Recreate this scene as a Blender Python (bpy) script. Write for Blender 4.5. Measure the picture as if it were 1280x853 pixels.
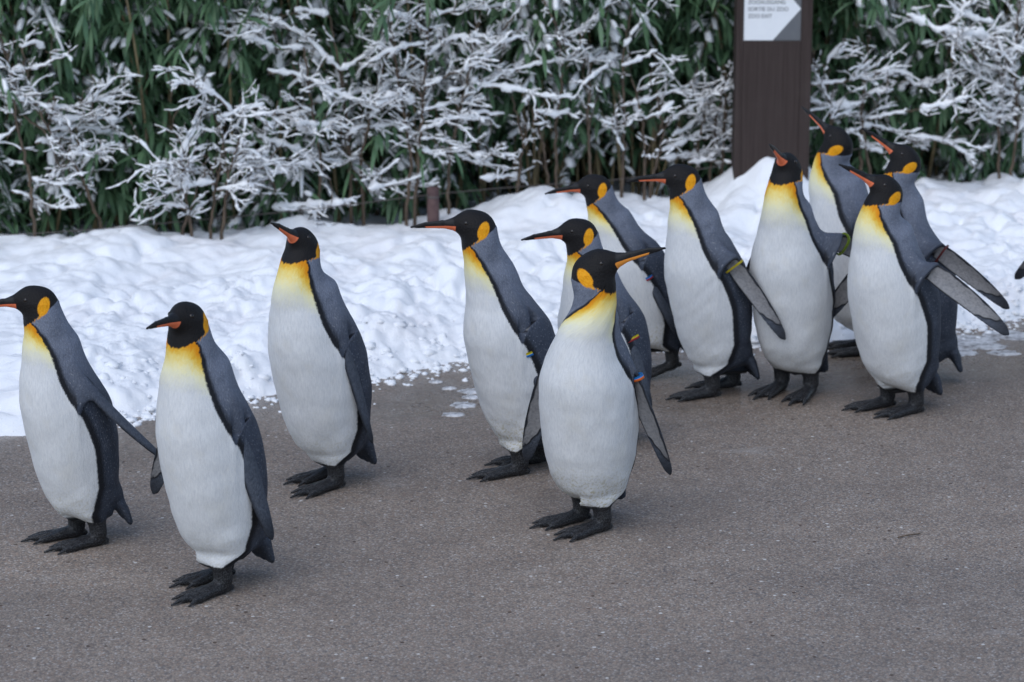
import bpy, bmesh, math, random
import numpy as np
from mathutils import Vector, Matrix, Quaternion
R = math.radians
scene = bpy.context.scene
for o in list(bpy.data.objects): bpy.data.objects.remove(o)
COL = scene.collection

# ------------------------------------------------------------------ camera
CAM_H, LENS = 2.80, 100.0
FPX = 1280 * LENS / 36.0                       # focal length in photograph pixels
PITCH = math.atan((426.5 + 450.0) / FPX)       # horizon lies well above the frame
cd = bpy.data.cameras.new('camera'); cam = bpy.data.objects.new('camera', cd); COL.objects.link(cam)
cd.lens = LENS; cd.sensor_width = 36; cd.clip_start = 0.1; cd.clip_end = 2000
cam.location = (0, 0, CAM_H); cam.rotation_euler = (math.pi/2 - PITCH, 0, 0)
cd.dof.use_dof = True; cd.dof.focus_distance = 9.1; cd.dof.aperture_fstop = 3.7
scene.camera = cam

# ------------------------------------------------------------------ overcast winter sky
w = bpy.data.worlds.new('World'); scene.world = w; w.use_nodes = True
nt = w.node_tree; nt.nodes.clear()
sk = nt.nodes.new('ShaderNodeTexSky'); sk.sky_type = 'NISHITA'; sk.sun_disc = False
SUN_EL, SUN_AZ = 54.0, 208.0
sk.sun_elevation = R(SUN_EL); sk.sun_rotation = R(SUN_AZ); sk.air_density = 1.0; sk.dust_density = 1.0; sk.ozone_density = 1.0
hs = nt.nodes.new('ShaderNodeHueSaturation'); hs.inputs['Saturation'].default_value = 1.0
bg = nt.nodes.new('ShaderNodeBackground'); bg.inputs['Strength'].default_value = 0.13
ow = nt.nodes.new('ShaderNodeOutputWorld')
nt.links.new(sk.outputs[0], hs.inputs['Color']); nt.links.new(hs.outputs[0], bg.inputs['Color']); nt.links.new(bg.outputs[0], ow.inputs[0])
sd = bpy.data.lights.new('sun', 'SUN'); sd.energy = 1.15; sd.angle = R(75); sd.color = (0.95, 0.98, 1.0)
sun = bpy.data.objects.new('sun', sd); COL.objects.link(sun)
_az = R(SUN_AZ)
_d = Vector((math.sin(_az)*math.cos(R(SUN_EL)), math.cos(_az)*math.cos(R(SUN_EL)), math.sin(R(SUN_EL))))
sun.rotation_euler = (-_d).to_track_quat('-Z', 'Y').to_euler(); sun.location = (0, 0, 10)
scene.view_settings.view_transform = 'Standard'; scene.view_settings.look = 'None'
scene.view_settings.gamma = 1.0; scene.view_settings.exposure = 0.36
scene.render.engine = 'CYCLES'

# ------------------------------------------------------------------ helpers
def ray(px, py):
    x = (px - 640) / FPX; y = (426.5 - py) / FPX
    c, s = math.cos(PITCH), math.sin(PITCH)
    return np.array([x, c + y*s, -s + y*c])          # unit depth along the view axis
def at_z(px, py, z=0.0):
    d = ray(px, py); k = (z - CAM_H) / d[2]
    return np.array([0, 0, CAM_H]) + d*k
def at_y(px, py, Y):
    d = ray(px, py); k = Y / d[1]
    return np.array([0, 0, CAM_H]) + d*k
def smooth(a, b, x):
    t = np.clip((x - a) / (b - a), 0, 1); return t*t*(3 - 2*t)
def mesh_from(name, V, F, smooth_shade=True):
    me = bpy.data.meshes.new(name)
    if isinstance(F, np.ndarray):
        V = np.asarray(V, np.float32); n = F.shape[1]
        me.vertices.add(len(V)); me.vertices.foreach_set('co', V.ravel())
        me.loops.add(F.size); me.loops.foreach_set('vertex_index', F.astype(np.int32).ravel())
        me.polygons.add(len(F)); me.polygons.foreach_set('loop_start', np.arange(0, F.size, n, dtype=np.int32))
        me.update(calc_edges=True); me.validate()
    else:
        me.from_pydata([tuple(v) for v in V], [], F)
    if smooth_shade: me.polygons.foreach_set('use_smooth', np.ones(len(me.polygons), bool))
    return me
def link(name, me, mat=None, parent=None):
    o = bpy.data.objects.new(name, me); COL.objects.link(o)
    if mat is not None and me is not None and len(me.materials) == 0: me.materials.append(mat)
    if parent is not None: o.parent = parent
    return o
def tag(o, label=None, cat=None, group=None, kind=None):
    if label: o['label'] = label
    if cat: o['category'] = cat
    if group: o['group'] = group
    if kind: o['kind'] = kind
    return o
def empty(name, loc=(0, 0, 0)):
    o = bpy.data.objects.new(name, None); COL.objects.link(o); o.location = loc; o.empty_display_size = 0.1
    return o

class NT:
    """small node helper"""
    def __init__(s, name):
        s.m = bpy.data.materials.new(name); s.m.use_nodes = True; s.t = s.m.node_tree; s.n = s.t.nodes; s.n.clear()
        s.out = s.n.new('ShaderNodeOutputMaterial'); s.b = s.n.new('ShaderNodeBsdfPrincipled')
        s.t.links.new(s.b.outputs[0], s.out.inputs[0])
    def put(s, sock, v):
        if hasattr(v, 'is_output'): s.t.links.new(v, sock)
        elif isinstance(v, (tuple, list)) and len(v) == 3 and sock.type == 'RGBA': sock.default_value = (*v, 1)
        else: sock.default_value = v
    def set(s, **k):
        for a, v in k.items(): s.put(s.b.inputs[a.replace('_', ' ')], v)
        return s
    def attr(s, name, out='Fac'):
        n = s.n.new('ShaderNodeAttribute'); n.attribute_name = name; return n.outputs[out]
    def coord(s, out='Object'):
        return s.n.new('ShaderNodeTexCoord').outputs[out]
    def mapping(s, v, scale=(1, 1, 1), loc=(0, 0, 0)):
        n = s.n.new('ShaderNodeMapping'); s.put(n.inputs['Vector'], v); n.inputs['Scale'].default_value = scale; n.inputs['Location'].default_value = loc
        return n.outputs[0]
    def noise(s, vec, scale, detail=3, rough=0.55, out='Fac'):
        n = s.n.new('ShaderNodeTexNoise'); s.put(n.inputs['Vector'], vec); n.inputs['Scale'].default_value = scale
        n.inputs['Detail'].default_value = detail; n.inputs['Roughness'].default_value = rough; return n.outputs[out]
    def voronoi(s, vec, scale, out='Distance', feature='F1'):
        n = s.n.new('ShaderNodeTexVoronoi'); n.feature = feature; s.put(n.inputs['Vector'], vec); n.inputs['Scale'].default_value = scale
        return n.outputs[out]
    def math(s, op, a, b=0.0, clamp=False):
        n = s.n.new('ShaderNodeMath'); n.operation = op; n.use_clamp = clamp; s.put(n.inputs[0], a); s.put(n.inputs[1], b); return n.outputs[0]
    def ramp(s, x, a, b, lo=0.0, hi=1.0, kind='SMOOTHSTEP'):
        n = s.n.new('ShaderNodeMapRange'); n.interpolation_type = kind; s.put(n.inputs[0], x)
        n.inputs[1].default_value = a; n.inputs[2].default_value = b; n.inputs[3].default_value = lo; n.inputs[4].default_value = hi
        return n.outputs[0]
    def mix(s, f, a, b, blend='MIX'):
        n = s.n.new('ShaderNodeMix'); n.data_type = 'RGBA'; n.blend_type = blend
        s.put(n.inputs[0], f); s.put(n.inputs[6], a); s.put(n.inputs[7], b); return n.outputs[2]
    def bump(s, h, strength=0.5, dist=0.01, normal=None):
        n = s.n.new('ShaderNodeBump'); n.inputs['Strength'].default_value = strength; n.inputs['Distance'].default_value = dist
        s.put(n.inputs['Height'], h)
        if normal is not None: s.put(n.inputs['Normal'], normal)
        return n.outputs[0]

rng = np.random.default_rng(7)
# ------------------------------------------------------------------ numpy noises
_PERM = rng.permutation(4096)
_GR = rng.random(4096)*2*np.pi
_RX, _RY, _RS = rng.random(4096), rng.random(4096), rng.random(4096)
def _hash(i, j): return _PERM[(_PERM[i & 4095] + j) & 4095]
def perlin(x, y):
    i = np.floor(x).astype(int); j = np.floor(y).astype(int); fx, fy = x - i, y - j
    def g(a, b):
        an = _GR[_hash(i + a, j + b)]; return np.cos(an)*(fx - a) + np.sin(an)*(fy - b)
    u = fx**3*(fx*(fx*6 - 15) + 10); v = fy**3*(fy*(fy*6 - 15) + 10)
    return (g(0, 0)*(1-u) + g(1, 0)*u)*(1-v) + (g(0, 1)*(1-u) + g(1, 1)*u)*v
def fbm(x, y, o=4):
    r = 0; a = 1.0
    for k in range(o): r = r + a*perlin(x*2**k + 17.3*k, y*2**k - 9.1*k); a *= 0.5
    return r
def balls(x, y, rmin=0.35, rmax=0.75):
    """rounded clods: highest hemisphere over the neighbouring cells, each with its own size"""
    i = np.floor(x).astype(int); j = np.floor(y).astype(int); best = np.zeros_like(x)
    for a in (-1, 0, 1):
        for b in (-1, 0, 1):
            h = _hash(i + a, j + b); r = rmin + (rmax - rmin)*_RS[h]
            d2 = (x - i - a - _RX[h])**2 + (y - j - b - _RY[h])**2
            best = np.maximum(best, np.sqrt(np.maximum(0, r*r - d2)))
    return best
# ------------------------------------------------------------------ ground frame: u runs along the path edge, v away from it
_A, _B = at_z(0, 288, .22)[:2], at_z(1280, 216, .22)[:2]
UX = (_B - _A)/np.linalg.norm(_B - _A); VX = np.array([-UX[1], UX[0]]); ORG = (_A + _B)/2     # v = 0: crest of the bank
def to_uv(P): d = np.asarray(P)[..., :2] - ORG; return d @ UX, d @ VX
def from_uv(u, v, z=0.0):
    u, v, z = np.broadcast_arrays(np.asarray(u, float), v, z); return np.stack([ORG[0] + u*UX[0] + v*VX[0], ORG[1] + u*UX[1] + v*VX[1], z], -1)
def at_v(px, py, v=0.0):
    """where the sight line meets the upright plane at distance v behind the crest"""
    d = ray(px, py); c = np.array([0, 0, CAM_H]); k = (v - (c[:2] - ORG) @ VX)/(d[:2] @ VX); return c + d*k
EDGE_PX = [(-260, 575), (-120, 560), (0, 548), (60, 543), (130, 530), (190, 517), (250, 508), (310, 503), (345, 497), (410, 487), (480, 474), (540, 462), (590, 452), (650, 446), (720, 441), (800, 438), (860, 436), (930, 434), (1000, 430), (1060, 428), (1130, 420), (1200, 412), (1250, 402), (1280, 398), (1400, 385), (1560, 370)]
_eu, _ev = to_uv(np.array([at_z(*p) for p in EDGE_PX]))
def edge_v(u): return np.interp(u, _eu, _ev)
HUMP = [(80, .05, .5), (330, .0, .4), (660, .07, .28), (700, .05, .25), (800, .02, .3), (955, .22, .22), (1060, .05, .3), (1180, .02, .4), (560, -.05, .3)]
_hump = [(float(to_uv(at_v(px, 240, -.12))[0]), h, w_) for px, h, w_ in HUMP]
def bank_height(u, v):
    e = edge_v(u); e = e + .05*perlin(u*2.3, u*0 + 3.1) + .035*perlin(u*7.1, u*0 + 8.7)
    d = v - e; s = d/(-e)
    front = smooth(-.03, .34, d); foot = smooth(-.07, .05, d)
    h = .085*front + .030*smooth(.1, .45, s) + .050*smooth(.35, .95, s)
    for uc, a, w_ in _hump: h = h + a*np.exp(-((u - uc)/w_)**2 - ((v + .12)/.30)**2)
    h = h - (.10)*smooth(.03, .45, v) - .03*smooth(.4, .9, s)*smooth(1.0, -2.2, u)
    wild = smooth(1.05, .25, s)                       # crumbly at the foot, smoother on top
    h = h + (.060*fbm(u*1.6, v*1.6, 3) + .028*fbm(u*5.5 + 7, v*5.5, 3))*smooth(.0, .4, d)
    w1, w2 = u + .05*perlin(u*9, v*9), v + .05*perlin(u*9 + 50, v*9)
    b1 = balls(w1*5.2, w2*5.2)*.075; b2 = balls(w1*10 + 9, w2*10)*.048; b3 = balls(w1*21 + 3, w2*21 + 8)*.024; b4 = balls(w1*43, w2*43)*.012
    patch = smooth(-.15, .35, perlin(u*1.7 + 20, v*2.1))
    h = h + foot*(front*b1*(.25 + 1.0*patch) + b2*(.12 + .9*wild)*(.45 + .65*patch) + b3*(.10 + .75*wild**1.5) + b4*(.05 + .5*wild**1.5)) + .006*fbm(u*9, v*9, 3)
    # ragged thin foot: only clods survive just in front of the bank
    return h*smooth(-.10, .02, d) - .028*smooth(.10, -.06, d)
def grid_mesh(name, us, vs, fn):
    U, V = np.meshgrid(us, vs, indexing='ij'); H = fn(U, V); P = from_uv(U, V, H).reshape(-1, 3)
    n, k = len(us), len(vs); i = np.arange(n*k).reshape(n, k)
    F = np.stack([i[:-1, :-1], i[1:, :-1], i[1:, 1:], i[:-1, 1:]], -1).reshape(-1, 4)
    return mesh_from(name, P, F)
def snow_material():
    m = NT('snow'); c = m.coord()
    n1 = m.noise(c, 2.2, 4); n2 = m.noise(c, 34, 4, .65); n3 = m.noise(c, 160, 3, .6); n4 = m.noise(m.mapping(c, loc=(5, 2, 1)), 7, 4, .6)
    col = m.mix(m.ramp(n1, .50, .72, 0, .55), (.84, .855, .88), (.80, .775, .785))
    col = m.mix(m.ramp(n4, .62, .78, 0, .45), col, (.63, .60, .57))
    col = m.mix(m.math('MULTIPLY', m.ramp(n3, .66, .74), m.ramp(n4, .5, .65)), col, (.36, .32, .28))
    m.set(Base_Color=col, Roughness=.55, Specular_IOR_Level=.3, Subsurface_Weight=.0)
    h = m.math('ADD', m.math('MULTIPLY', n2, .8), m.math('MULTIPLY', n3, .35))
    m.set(Normal=m.bump(h, .35, .012)); return m.m
M_SNOW = snow_material()
def asphalt_material():
    m = NT('asphalt'); c = m.coord()
    v1 = m.voronoi(c, 150, 'Color'); sp = m.n.new('ShaderNodeSeparateXYZ'); m.put(sp.inputs[0], v1); r1 = sp.outputs[0]; r2 = sp.outputs[1]; r3 = sp.outputs[2]
    n1 = m.noise(c, 1.1, 4, .6); n2 = m.noise(c, 5, 5, .65); n3 = m.noise(c, 90, 3, .7); n4 = m.noise(m.mapping(c, (.35, 1.2, 1)), 1.4, 4, .6)
    d = m.voronoi(c, 150, 'Distance')
    col = m.mix(r1, (.202, .156, .122), (.338, .278, .228))
    col = m.mix(m.ramp(r2, .80, .98, 0, .75), col, (.44, .41, .385))
    col = m.mix(m.ramp(r3, .86, .99, 0, .7), col, (.25, .165, .12))
    col = m.mix(m.ramp(r2, .0, .22, .75, 0), col, (.085, .080, .084))
    col = m.mix(m.ramp(d, .35, .75, 0, .55), col, (.118, .103, .092))
    col = m.mix(m.ramp(n2, .35, .70, 0, .45), col, m.mix(1.0, col, (.66, .63, .62), 'MULTIPLY'))
    big = m.voronoi(c, 34, 'Color'); sb = m.n.new('ShaderNodeSeparateXYZ'); m.put(sb.inputs[0], big); bd = m.voronoi(c, 34, 'Distance')
    chip = m.math('MULTIPLY', m.ramp(sb.outputs[0], .93, .95), m.ramp(bd, .16, .22, 1, 0))
    col = m.mix(chip, col, (.55, .53, .50))
    leafy = m.math('MULTIPLY', m.ramp(sb.outputs[1], .95, .96), m.ramp(bd, .18, .26, 1, 0))
    col = m.mix(leafy, col, (.06, .035, .022))
    sx = m.n.new('ShaderNodeSeparateXYZ'); m.put(sx.inputs[0], c)      # melt water lies near the snow
    vv = m.math('ADD', m.math('MULTIPLY', m.math('SUBTRACT', sx.outputs[0], float(ORG[0])), float(VX[0])), m.math('MULTIPLY', m.math('SUBTRACT', sx.outputs[1], float(ORG[1])), float(VX[1])))
    melt = m.ramp(m.math('ADD', vv, m.math('MULTIPLY', n4, 1.6)), float(_ev.mean()) - .7, float(_ev.mean()) + .8)
    n5 = m.noise(m.mapping(c, (.5, 1.0, 1), (9, 4, 0)), .9, 5, .62); n6 = m.noise(m.mapping(c, (1.0, 2.2, 1), (2, 7, 0)), 2.3, 5, .7)
    col = m.mix(m.ramp(n5, .40, .66, 0, .5), col, m.mix(1.0, col, (1.30, 1.28, 1.25), 'MULTIPLY'))
    col = m.mix(m.ramp(n6, .60, .74, 0, .35), col, (.42, .40, .38))
    wet = m.math('MULTIPLY', m.math('MAXIMUM', m.math('MULTIPLY', m.ramp(n4, .47, .66), .22), melt), m.ramp(n1, .28, .50))
    col = m.mix(wet, col, m.mix(1.0, col, (.74, .735, .73), 'MULTIPLY'))
    rough = m.mix(wet, m.mix(n3, (.66,)*3, (.85,)*3), m.mix(n3, (.08,)*3, (.24,)*3))
    h = m.math('MULTIPLY', m.math('SUBTRACT', m.math('MULTIPLY', n3, .6), m.math('MULTIPLY', d, .8)), m.ramp(wet, 0, 1, 1, .25))
    m.set(Base_Color=col, Roughness=rough, Specular_IOR_Level=.5, Normal=m.bump(h, .4, .004)); return m.m
M_ASPH = asphalt_material()
m = NT('snowy_ground'); c = m.coord()
m.set(Base_Color=m.mix(m.ramp(m.noise(c, 1.4, 5, .7), .44, .56), (.60, .61, .64), (.07, .055, .040)), Roughness=.9, Normal=m.bump(m.noise(c, 14, 4), .8, .05)); M_GROUND = m.m

S = 900.0
g = link('ground', mesh_from('ground', np.array([[-S, -S, -.012], [S, -S, -.012], [S, S, -.012], [-S, S, -.012]]), [(0, 1, 2, 3)]), M_GROUND); tag(g, kind='structure')
us = np.concatenate([[-60, -30, -12], np.linspace(-7, 7, 60), [12, 30, 60]])
V = np.concatenate([from_uv(us, edge_v(us) + .35, 0), from_uv(us, -60, 0)]); k = len(us)
pth = link('path', mesh_from('path', V, [(k + i, k + i + 1, i + 1, i) for i in range(k - 1)], False), M_ASPH); tag(pth, kind='structure')
umin, umax = to_uv(at_v(-40, 250))[0], to_uv(at_v(1320, 230))[0]
us = np.concatenate([np.arange(-9, umin, .06), np.arange(umin, umax, .0125), np.arange(umax, 9, .06)])
vs = np.concatenate([np.arange(_ev.min() - .15, .30, .0125), np.arange(.30, 1.2, .04), np.arange(1.2, 7, .25)])
sb = link('snow_bank', grid_mesh('snow_bank', us, vs, bank_height), M_SNOW); tag(sb, kind='structure')
print('bank', len(us)*len(vs))

# crumbs of snow along the foot of the bank
def clod_mesh(name, seed, flat=.6, n=2, rag=.25):
    bm = bmesh.new(); bmesh.ops.create_icosphere(bm, subdivisions=n, radius=1.0); r = np.random.default_rng(seed); o = r.random(3)*50
    from mathutils import noise
    for v in bm.verts:
        k = 1 + rag*noise.noise(v.co*1.6 + Vector(o)) + rag*.5*noise.noise(v.co*4 + Vector(o)); v.co *= k; v.co.z *= flat
        if v.co.z < -.15: v.co.z = -.15
    me = bpy.data.meshes.new(name); bm.to_mesh(me); bm.free(); me.polygons.foreach_set('use_smooth', np.ones(len(me.polygons), bool)); me.materials.append(M_SNOW); return me
r = np.random.default_rng(3); crumbs = []
for i in range(5):
    cm = clod_mesh('crumb', i, .65, 1, .55); co = np.empty(len(cm.vertices)*3, np.float32); cm.vertices.foreach_get('co', co)
    crumbs.append((co.reshape(-1, 3), np.array([list(f.vertices) for f in cm.polygons]))); bpy.data.meshes.remove(cm)
NC = 1700; iu = r.uniform(umin, umax, NC); loose = np.arange(NC) < 900
dd = np.where(loose, -np.abs(r.normal(0, .09, NC)) + .04, r.uniform(-.04, .38, NC)); sz = np.where(loose, .006 + .016*r.random(NC)**3, .006 + .026*r.random(NC)**3)
cz = np.maximum(0, bank_height(iu, edge_v(iu) + dd)) - sz*.25*~loose; cp = from_uv(iu, edge_v(iu) + dd, cz); VV, FF_, n0 = [], [], 0
for i in range(NC):
    co, fc = crumbs[i % 5]; a = r.uniform(0, 6.3); q = co*sz[i]*[r.uniform(.8, 1.5), 1, 1]
    VV.append(np.stack([q[:, 0]*math.cos(a) - q[:, 1]*math.sin(a), q[:, 0]*math.sin(a) + q[:, 1]*math.cos(a), q[:, 2]], 1) + cp[i]); FF_.append(fc + n0); n0 += len(co)
me = mesh_from('snow_crumbs', np.concatenate(VV), np.concatenate(FF_)); me.materials.append(M_SNOW)
tag(link('snow_crumbs', me), 'crumbs of snow scattered along the foot of the snow bank', 'snow', kind='stuff')
# flat slush left on the path
def slush(px, py, lx, ly, h, label, seed, group=None):
    P = at_z(px, py); bm = bmesh.new(); r = np.random.default_rng(seed); N, K = 40, 9
    rad = [1 + .35*perlin(np.array([math.cos(2*math.pi*k/N)*1.7 + seed]), np.array([math.sin(2*math.pi*k/N)*1.7]))[0] + .25*perlin(np.array([math.cos(2*math.pi*k/N)*5 + seed]), np.array([math.sin(2*math.pi*k/N)*5]))[0] for k in range(N)]
    rings = []
    for j in range(K):
        q = j/(K - 1); ring = []
        for k in range(N):
            a = 2*math.pi*k/N; x, y = math.cos(a)*rad[k]*q, math.sin(a)*rad[k]*q
            z = h*math.sqrt(max(0, 1 - q**3))*(.75 + .9*perlin(np.array([x*3 + seed]), np.array([y*3]))[0]) - (.006 if j == K-1 else 0)
            ring.append(bm.verts.new((x*lx, y*ly, z)))
        rings.append(ring)
    for j in range(K - 1):
        for k in range(N): bm.faces.new((rings[j][k], rings[j+1][k], rings[j+1][(k+1) % N], rings[j][(k+1) % N]))
    bmesh.ops.remove_doubles(bm, verts=bm.verts, dist=1e-5); bmesh.ops.recalc_face_normals(bm, faces=bm.faces)
    me = mesh_from('snow_patch', [v.co[:] for v in bm.verts], [[v.index for v in f.verts] for f in bm.faces]) if False else bpy.data.meshes.new('snow_patch')
    bm.to_mesh(me); bm.free(); me.polygons.foreach_set('use_smooth', np.ones(len(me.polygons), bool))
    o = link('snow_patch', me, M_SLUSH); o.location = P; tag(o, label, 'snow patch', group); return o
m = NT('slush'); c = m.coord('Object'); n_ = m.noise(c, 22, 4, .6)
m.set(Base_Color=m.mix(n_, (.50, .50, .52), (.72, .73, .75)), Roughness=.28, Specular_IOR_Level=.5, Alpha=m.ramp(n_, .30, .62, .25, .95), Normal=m.bump(n_, .4, .006)); M_SLUSH = m.m
L1 = 'thin leftover snow patch on the path beside the stepping penguin'
for i, (x, y, a, b) in enumerate([(562, 486, .030, .022), (588, 490, .05, .04), (590, 497, .04, .03), (580, 507, .055, .045), (566, 519, .045, .030), (545, 478, .03, .02)]):
    slush(x, y, a, b, .008, L1, 11 + i, 'leftover snow patches on the path')
L2 = 'flat grey slush patch at the edge of the path behind the long necked penguin'
for i, (x, y, a, b) in enumerate([(1195, 441, .09, .07), (1225, 433, .12, .07), (1255, 442, .07, .05), (1210, 425, .14, .08), (1260, 419, .12, .09), (1205, 428, .10, .06)]):
    slush(x, y, a, b, .006, L2, 31 + i, 'flat slush patches at the path edge')
# ------------------------------------------------------------------ bamboo hedge behind the bank
def leaf_mat(name, c1, c2):
    m = NT(name); n = m.noise(m.coord(), 9, 3); oi = m.n.new('ShaderNodeObjectInfo').outputs['Random']
    col = m.mix(m.ramp(n, .3, .7), c1, c2); m.set(Base_Color=col, Roughness=.45, Specular_IOR_Level=.35); return m.m
M_LEAF = leaf_mat('bamboo_leaf', (.064, .128, .068), (.115, .205, .100))
m = NT('bamboo_cane'); n = m.noise(m.mapping(m.coord(), (1, 1, .2)), 30, 3)
m.set(Base_Color=m.mix(m.ramp(n, .3, .7), (.15, .115, .06), (.30, .23, .12)), Roughness=.5); M_CANE = m.m
m = NT('bark'); n = m.noise(m.mapping(m.coord(), (1, 1, .25)), 60, 4)
m.set(Base_Color=m.mix(m.ramp(n, .3, .7), (.055, .038, .026), (.14, .10, .068)), Roughness=.85, Normal=m.bump(n, .5, .004)); M_BARK = m.m
m = NT('clinging_snow'); n = m.noise(m.coord(), 70, 3)
m.set(Base_Color=m.mix(n, (.90, .905, .92), (.94, .945, .95)), Roughness=.6, Specular_IOR_Level=.3, Normal=m.bump(n, .6, .008)); M_CSNOW = m.m

class Geo:
    def __init__(s): s.A, s.Q, s.T, s.n = [], [], [], 0
    def tube(s, pts, rad, n=5, lump=0.0, rg=None, flat=1.0):
        pts = np.asarray(pts, float); m_ = len(pts); k0 = s.n
        t = np.empty_like(pts); t[1:-1] = pts[2:] - pts[:-2]; t[0] = pts[1] - pts[0]; t[-1] = pts[-1] - pts[-2]
        t /= np.linalg.norm(t, axis=1)[:, None] + 1e-9
        ref = np.where(np.abs(t[:, 2:3]) < .9, np.array([[0, 0, 1.0]]), np.array([[0, 1.0, 0]]))
        a = np.cross(t, ref); a /= np.linalg.norm(a, axis=1)[:, None] + 1e-9; b = np.cross(a, t)
        an = 2*math.pi*np.arange(n)[None]/n + (.4*np.arange(m_)[:, None] if lump else 0)*np.ones((m_, 1))
        q = np.asarray(rad, float)[:, None]*(1 + (rg.uniform(-lump, lump, (m_, n)) if lump else np.zeros((m_, n))))
        s.A.append((pts[:, None] + a[:, None]*(np.cos(an)*q)[..., None] + b[:, None]*(np.sin(an)*q*flat)[..., None]).reshape(-1, 3)); s.n += m_*n
        i = (k0 + np.arange(m_ - 1)[:, None]*n); j = np.arange(n)[None]; j2 = (j + 1) % n
        s.Q.append(np.stack([i + j, i + j2, i + n + j2, i + n + j], -1).reshape(-1, 4))
        if n == 4 or n == 6 or n == 5 or n == 7 or n == 3 or n == 16:
            for base, rev in ((k0, True), (k0 + (m_ - 1)*n, False)):
                c = list(range(base, base + n)); c = c[::-1] if rev else c
                s.T += [(c[0], c[k], c[k+1]) for k in range(1, n - 1)]
    def leaf(s, base, d, L, W, droop, side, thick=0.0, lift=0.0):
        """blade of two bent segments; with thickness it becomes the snow lying on one"""
        k0 = s.n; d = d/np.linalg.norm(d); side = side - d*(side @ d); side = side/(np.linalg.norm(side) + 1e-9)
        up = np.cross(side, d); up = up if up[2] >= 0 else -up
        p0 = base + up*lift; p1 = p0 + d*L*.38; d2 = d + np.array([0, 0, -droop]); d2 /= np.linalg.norm(d2); p2 = p1 + d2*L*.34
        d3 = d2 + np.array([0, 0, -droop]); d3 /= np.linalg.norm(d3); p3 = p2 + d3*L*.28
        if thick <= 0:
            s.A.append(np.array([p0, p1 + side*W, p1 - side*W, p2 + side*W*.75, p2 - side*W*.75, p3])); s.n += 6
            s.T += [(k0, k0+1, k0+2), (k0+1, k0+3, k0+4), (k0+1, k0+4, k0+2), (k0+3, k0+5, k0+4)]
        else:
            T = up*thick
            p3 = p2 + d3*L*.14; s.A.append(np.array([p0, p1 + side*W, p1 - side*W, p1 + T, p2 + side*W*.95, p2 - side*W*.95, p2 + T*.9, p3])); s.n += 8
            a = k0; s.T += [(a, a+1, a+3), (a, a+3, a+2), (a+1, a+4, a+6), (a+1, a+6, a+3), (a+3, a+6, a+5), (a+3, a+5, a+2), (a+4, a+7, a+6), (a+6, a+7, a+5), (a, a+2, a+1), (a+1, a+2, a+5), (a+1, a+5, a+4), (a+4, a+5, a+7)]
    def mesh(s, name, mat, shade=True, off=None):
        V = np.concatenate(s.A); V = V - off if off is not None else V
        T = [np.array(s.T, int).reshape(-1, 3)]
        if s.Q: Q = np.concatenate(s.Q); T += [Q[:, [0, 1, 2]], Q[:, [0, 2, 3]]]
        me = mesh_from(name, V, np.concatenate(T), shade); me.materials.append(mat); return me
def make_bamboo(seed, snowiness, height=1.9, leaf_from=.25, nc=11, spread=.30):
    """one clump: list of (part name, mesh)"""
    r = np.random.default_rng(seed); parts = []; leaves, snow = Geo(), Geo()
    for c in range(nc):
        an = r.uniform(0, 6.283); b = np.array([math.cos(an), math.sin(an)*.55, 0])*spread*math.sqrt(r.random())*1.3
        lean = np.array([r.normal(0, .14), r.normal(0, .12) - .04, 1]); H = height*r.uniform(.7, 1.05); g = Geo()
        pts = [b + lean*H*t + np.array([0, -.18*t**3, -.10*t**3]) for t in np.linspace(0, 1, 9)]
        g.tube(pts, np.linspace(.0095, .004, 9)*r.uniform(.7, 1.15), 6); parts.append(('cane', g.mesh('cane', M_CANE)))
        nb = int(17*H)
        for k in range(nb):
            t = leaf_from/H*r.uniform(.75, 1.5) + (1 - leaf_from/H)*r.random(); t = min(t, 1)
            i = min(int(t*8), 7); p = pts[i] + (pts[i+1] - pts[i])*(t*8 - i)
            a2 = r.uniform(0, 6.283); L = r.uniform(.14, .34)
            dirn = np.array([math.cos(a2), math.sin(a2) - .15, r.uniform(-.1, .5)])
            tw = [p + dirn*L*q + np.array([0, 0, -.55*L*q*q]) for q in np.linspace(0, 1, 5)]
            heavy = r.random() < snowiness*(.65 + .35*t)
            if heavy: tw = [q_ + np.array([0, 0, -.10*L*j]) for j, q_ in enumerate(tw)]
            leaves.tube(tw, np.linspace(.0028, .0012, 5), 3)
            if heavy and r.random() < .22: snow.tube([q_ + [0, 0, .006] for q_ in tw], [.006, .012, .013, .011, .005], 5, .35, r, .8)
            for j in range(r.integers(7, 11)):
                q = r.uniform(.25, 1.0); i2 = min(int(q*4), 3); bp = tw[i2] + (tw[i2+1] - tw[i2])*(q*4 - i2)
                a3 = a2 + r.normal(0, .9); d = np.array([math.cos(a3), math.sin(a3), r.uniform(-1.6, .0)]); sd = np.array([-math.sin(a3), math.cos(a3), r.normal(0, .5)])
                Ll, W = r.uniform(.09, .185), r.uniform(.0065, .0135)
                leaves.leaf(bp, d, Ll, W, r.uniform(.15, .6), sd)
                if heavy and r.random() < .88 and d[2] > -1.0: snow.leaf(bp, d, Ll*r.uniform(.55, .95), W*r.uniform(1.4, 2.2), r.uniform(.25, .6), sd, r.uniform(.007, .016), .003)
    parts.append(('foliage', leaves.mesh('foliage', M_LEAF, False))); 
    if snow.n: parts.append(('snow_cover', snow.mesh('snow_cover', M_CSNOW)))
    return parts
VAR = {'dark': [make_bamboo(1, .05, leaf_from=.18), make_bamboo(2, .12, leaf_from=.15)],
       'snowy': [make_bamboo(3, .70, leaf_from=.12), make_bamboo(4, .85, leaf_from=.10)],
       'canes': [make_bamboo(5, .30, leaf_from=.55, nc=14), make_bamboo(6, .42, leaf_from=.50, nc=14)]}
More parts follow.
